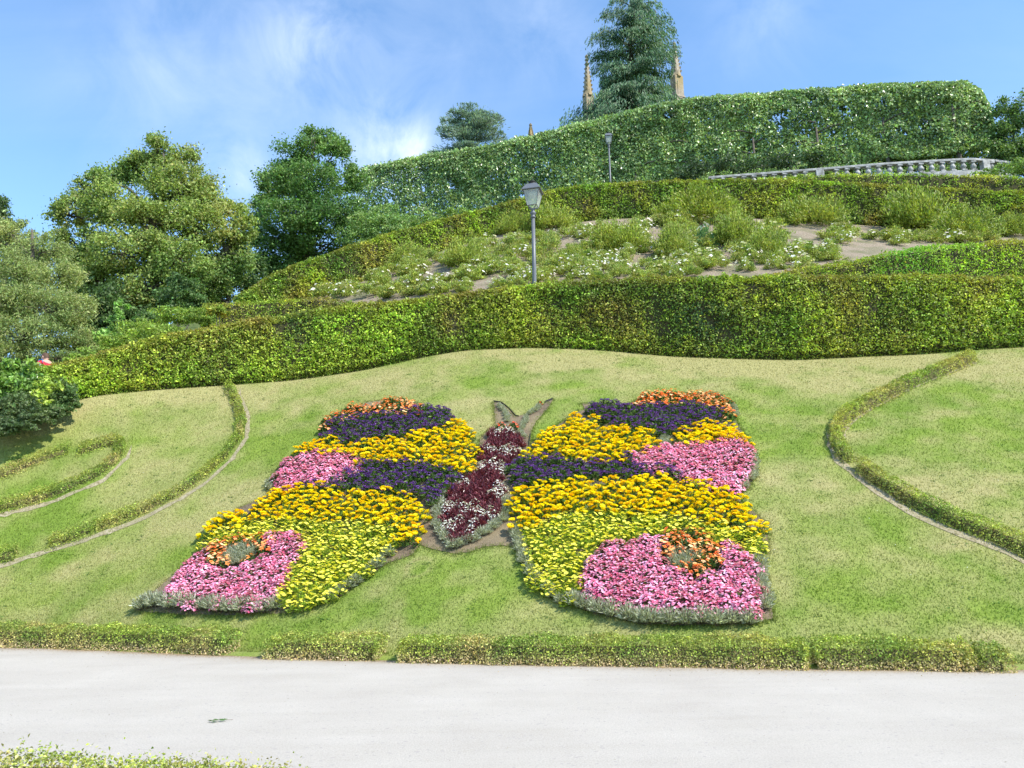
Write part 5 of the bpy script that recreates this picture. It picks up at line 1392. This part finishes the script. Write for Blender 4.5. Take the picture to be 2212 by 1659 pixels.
# ------------------------------------------------------------------ church
def church():
    yc = 96.0
    pL, pR = at_y(1268, 230, yc), at_y(1458, 200, yc - 2); zb = float(gz(pL[0], yc)[0]) - .5
    r = thing('church', ((pL[0] + pR[0]) / 2, yc, zb), 'pale stone gothic church with crocketed pinnacles behind the tall conifer', 'church'); o = r.location.copy()
    apex = at_y(1360, 168, yc)[2] - zb; eav = at_y(1360, 262, yc)[2] - zb; x0, x1 = pL[0] - o.x, pR[0] - o.x
    m = MB(); ring = [(x0, 0, 0), (x1, 0, 0), (x1, 0, eav), ((x0 + x1) / 2, 0, apex), (x0, 0, eav)]
    a = [m.bm.verts.new(Vector(p) + Vector((0, .8, 0))) for p in ring]; b = [m.bm.verts.new(Vector(p) + Vector((0, 26, 0))) for p in ring]
    m.bm.faces.new(a); m.bm.faces.new(b[::-1])
    for k in range(5): m.bm.faces.new((a[k], b[k], b[(k + 1) % 5], a[(k + 1) % 5]))
    m.build('wall', M_CHURCH, r)
    slate = mat_noise('slate', (.06, .065, .075), (.11, .115, .13), 3, .6, .3, 12)
    m = MB(); c = Vector(((x0 + x1) / 2, 0, apex + .25))
    for sx in (x0 - .4, x1 + .4):
        e = Vector((sx, 0, eav - .2)); m.poly([e + Vector((0, 1, .3)), c + Vector((0, 1, 0)), c + Vector((0, 26, 0)), e + Vector((0, 26, .3))])
    m.build('roof', slate, r)
    # gable window: arched, with mullions
    wx = (x0 + x1) / 2; wz = eav - 8
    m = MB(); arch = []
    for k in range(13):
        t = k / 12; ang = PI * t; arch.append((wx - 1.9 * math.cos(ang), .74, wz + 6 + 2.4 * math.sin(ang) ** .8))
    m.poly([(wx - 1.9, .74, wz)] + arch + [(wx + 1.9, .74, wz)])
    gl = mat_noise('dark_glass', (.015, .018, .022), (.03, .034, .04), 2, .2, .02, spec=.6)
    w = m.build('window', gl, r)
    m = MB()
    for xx in (-.95, 0, .95): m.box((wx + xx, .68, wz + 3.8), (.16, .14, 7.6))
    m.build('mullion', M_CHURCH, w)

    def pinnacle(u, y_, vtop, vsp, wpx, vb=None):
        t = at_y(u, vtop, y_); s = at_y(u, vsp, y_); w_ = wpx * y_ / FPX; k = y_ / FPX
        H0 = s[2] - zb; H1 = t[2] - zb; px_, py_ = t[0] - o.x, t[1] - o.y
        m = MB(); m.box((0, 0, H0 / 2), (w_, w_, H0), bevel=.06)
        for q in (.45, .72, .90): m.box((0, 0, H0 * q), (w_ * 1.16, w_ * 1.16, .3), bevel=.05)
        for a in range(4):
            ca, sa = math.cos(a * PI / 2), math.sin(a * PI / 2)
            m.box((ca * w_ * .5, sa * w_ * .5, H0 - 2.2), (.12 + abs(sa) * w_ * .42, .12 + abs(ca) * w_ * .42, 2.6))
        p = m.build('pinnacle', M_CHURCH, r); p.location = (px_, py_, 0); p.rotation_euler = (0, 0, .35)
        m = MB(); m.lathe([(w_ * .60, H0), (w_ * .5, H0 + .5), (w_ * .10, H1 - .6), (w_ * .06, H1 - .5)], 8, flat=.5)
        for g in range(4):     # little gables at the spire foot
            ca, sa = math.cos(g * PI / 2), math.sin(g * PI / 2); m.box((ca * w_ * .46, sa * w_ * .46, H0 + .35), (.5, .5, 1.1), taper=.15)
        m.build('spire', M_CHURCH, p)
        n = 8; ck = MB()
        for j in range(n):
            f = (j + .6) / n; rr = w_ * (.5 * (1 - f) + .10 * f) * 1.08; z = H0 + .5 + (H1 - .6 - H0 - .5) * f
            for g in range(4):
                a = g * PI / 2 + PI / 4; ck.box((math.cos(a) * rr, math.sin(a) * rr, z), (.20, .20, .24), Matrix.Rotation(a, 4, 'Z') @ Matrix.Rotation(.5, 4, 'Y'))
        ck.build('crocket', M_CHURCH, p)
        MB().lathe([(.08, H1 - .55), (.26, H1 - .4), (.26, H1 - .28), (.1, H1 - .2), (.14, H1 - .08), (.04, H1)], 8).build('finial', M_CHURCH, p)
        for j in range(5):   # openwork slots
            pass
    pinnacle(1267, yc, 118, 208, 21)
    pinnacle(1456, yc - 2, 90, 168, 23)
    pinnacle(1146, yc + 14, 266, 300, 11)


church()


# ------------------------------------------------------------------ person
def skin_obj(name, verts, edges, radii, mat, parent, sub=2, root=0):
    me = bpy.data.meshes.new(name); bm = bmesh.new(); ly = bm.verts.layers.skin.verify(); vs = []
    for i, v in enumerate(verts):
        b = bm.verts.new(v); b[ly].radius = (radii[i], radii[i]) if not isinstance(radii[i], tuple) else radii[i]; b[ly].use_root = (i == root); vs.append(b)
    for a, b in edges: bm.edges.new((vs[a], vs[b]))
    bm.to_mesh(me); bm.free(); me.materials.append(mat)
    o = link(name, me, parent); o.modifiers.new('skin', 'SKIN').use_smooth_shade = True; s = o.modifiers.new('sub', 'SUBSURF'); s.levels = sub; s.render_levels = sub
    return o


def person():
    flat = lambda n, c, r=.7: mat_noise(n, tuple(x * .9 for x in c), c, 40, r, .1)
    skin = flat('skin', (.55, .33, .24), .5); shirt = flat('red_cloth', (.62, .03, .05), .8); shorts = flat('dark_cloth', (.05, .06, .09)); hair = flat('brown_hair', (.09, .05, .03)); shoe = flat('shoe', (.1, .09, .08)); blue = flat('blue_bag', (.03, .25, .7))
    y = 21.3; hd = at_y(102, 760, y); zb = float(gz(hd[0] + .3, y)[0]); print('person height', hd[2] - zb)
    s = max(.9, min(1.15, (hd[2] - zb) / 1.74))
    r = thing('person', (hd[0] + .02, y, hd[2] - 1.74 * s), 'person in a red t-shirt looking down behind the left end of the long hedge', 'person', None, math.radians(-110), s)
    # x to the person's left, -y forward
    V = [(0, .02, .98), (0, .02, 1.15), (0, .01, 1.34), (0, -.01, 1.46), (0, -.05, 1.54), (.17, 0, 1.42), (.24, -.04, 1.16), (.20, -.24, 1.02), (.18, -.32, 1.0),
         (-.17, 0, 1.42), (-.24, -.04, 1.16), (-.20, -.24, 1.02), (-.18, -.32, 1.0), (.10, .01, .92), (.11, -.02, .50), (.11, .02, .09), (-.10, .01, .92), (-.11, .02, .50), (-.11, .05, .09), (.11, -.12, .04), (-.11, -.09, .04)]
    E = [(0, 1), (1, 2), (2, 3), (3, 4), (3, 5), (5, 6), (6, 7), (7, 8), (3, 9), (9, 10), (10, 11), (11, 12), (0, 13), (13, 14), (14, 15), (0, 16), (16, 17), (17, 18), (15, 19), (18, 20)]
    Rr = [.13, (.14, .10), (.16, .11), (.10, .08), .055, .06, .045, .035, .028, .06, .045, .035, .028, .095, .06, .04, .095, .06, .04, .03, .03]
    skin_obj('body', V, E, Rr, skin, r)
    skin_obj('shirt', [(0, .02, .96), (0, .02, 1.15), (0, .01, 1.34), (0, 0, 1.44), (.17, 0, 1.42), (.225, -.02, 1.26), (-.17, 0, 1.42), (-.225, -.02, 1.26)], [(0, 1), (1, 2), (2, 3), (3, 4), (4, 5), (3, 6), (6, 7)],
             [(.155, .13), (.16, .125), (.18, .13), (.11, .09), .08, .075, .08, .075], shirt, r)
    skin_obj('shorts', [(0, .02, 1.0), (0, .02, .92), (.10, .01, .86), (.11, -.01, .56), (-.10, .01, .86), (-.11, .01, .56)], [(0, 1), (1, 2), (2, 3), (1, 4), (4, 5)], [(.15, .12), (.15, .125), .11, .09, .11, .09], shorts, r)
    rot = Matrix.Translation((0, -.07, 1.60)) @ Matrix.Rotation(math.radians(28), 4, 'X')
    m = MB(); q = bmesh.ops.create_uvsphere(m.bm, u_segments=16, v_segments=12, radius=1)
    for v in q['verts']:
        c = v.co; x, yy, z = c.x * .077, c.y * .098, c.z * .118
        if z < 0: x *= 1 + z * 2.2; yy *= 1 + z * 1.2
        if abs(c.x) < .22 and c.y < -.8 and -.35 < c.z < .15: yy -= .016
        v.co = rot @ Vector((x, yy, z))
    for sx in (-1, 1): m.box(rot @ Vector((sx * .078, .01, -.005)), (.018, .035, .055), rot.to_3x3().to_4x4(), bevel=.006)
    hd_ = m.build('head', skin, r, True)
    m = MB()
    for sx in (-1, 1): m.box(rot @ Vector((sx * .03, -.092, .012)), (.02, .008, .010), bevel=.002)
    m.build('eyes', hair, hd_)
    m = MB(); m.box(rot @ Vector((0, -.088, -.055)), (.04, .008, .010), bevel=.002); m.build('mouth', flat('lips', (.4, .15, .13)), hd_)
    m = MB(); q = bmesh.ops.create_uvsphere(m.bm, u_segments=16, v_segments=12, radius=1)
    for v in list(q['verts']):
        if v.co.z < (-.7 if v.co.y > .1 else -.1) or (v.co.y < -.5 and v.co.z < .4): m.bm.verts.remove(v)
    for v in m.bm.verts: v.co = rot @ Vector((v.co.x * .084, v.co.y * .103 + .006, v.co.z * .124 + .006))
    m.build('hair', hair, r, True)
    for sx in (-1, 1):       # hands: palm, four fingers, thumb
        hnd = MB(); c = Vector((sx * .18, -.33, .995)); hnd.box(c + Vector((0, -.03, 0)), (.07, .085, .028), bevel=.01)
        for f in range(4): x = (f - 1.5) * .018; L = (.06, .072, .068, .052)[f]; hnd.tube([c + Vector((x, -.07, 0)), c + Vector((x, -.07 - L * .55, -.008)), c + Vector((x, -.07 - L * .8, -.03))], [.009, .0085, .007], 6)
        hnd.tube([c + Vector((-sx * .03, -.02, 0)), c + Vector((-sx * .055, -.045, -.01)), c + Vector((-sx * .05, -.075, -.02))], [.011, .01, .008], 6); hnd.build('hand', skin, r, True)
        MB().box((sx * .11, -.07 if sx > 0 else -.04, .04), (.09, .26, .08), bevel=.02).build('shoe', shoe, r)
    w = r.matrix_world
    bg = thing('blue_bag', at_y(87, 789, y - .25), 'small blue object held beside the person in red', 'bag')
    MB().box((0, 0, -.02), (.12, .08, .1), bevel=.03, taper=.85).build('bag_body', blue, bg); MB().tube([(-.06, 0, .09), (-.05, 0, .17), (.05, 0, .17), (.06, 0, .09)], .008, 5).build('handle', blue, bg)


person()


# ------------------------------------------------------------------ fallen sprig on the path
def sprig():
    p = hit([470], [1563], 0, 5, 12)[0]; d = rays(470, 1563); t = -CAMZ / d[2]; p = (d[0] * t, d[1] * t, .02)
    r = thing('fallen_sprig', p, 'small green leafy sprig lying on the pale gravel path', 'twig'); r.scale = (.8, .8, .8)
    MB().tube([(-.10, -.01, .006), (-.03, .01, .012), (.05, .02, .010), (.16, .05, .006)], [.003, .003, .0025, .002], 5).build('stem', M_TWIG, r)
    P = np.array([[-.09, .0, .012], [-.06, -.02, .012], [-.04, .03, .014], [-.01, -.01, .018], [.02, .035, .014], [.05, .0, .014], [.07, .04, .012], [-.02, -.045, .01]]); a = R.uniform(-.6, .9, 8)
    V, F = leaf_arrays(P, np.stack([np.cos(a), np.sin(a), a * .1], 1), np.tile([0, 0, 1.], (8, 1)) + R.normal(0, .3, (8, 3)), .075, .034)
    link('foliage', mesh_np('foliage', V, F, M_LEAF, np.tile([.10, .19, .06], (8, 1))), r)


sprig()
print('plants', NP, 'objects', len(bpy.data.objects))
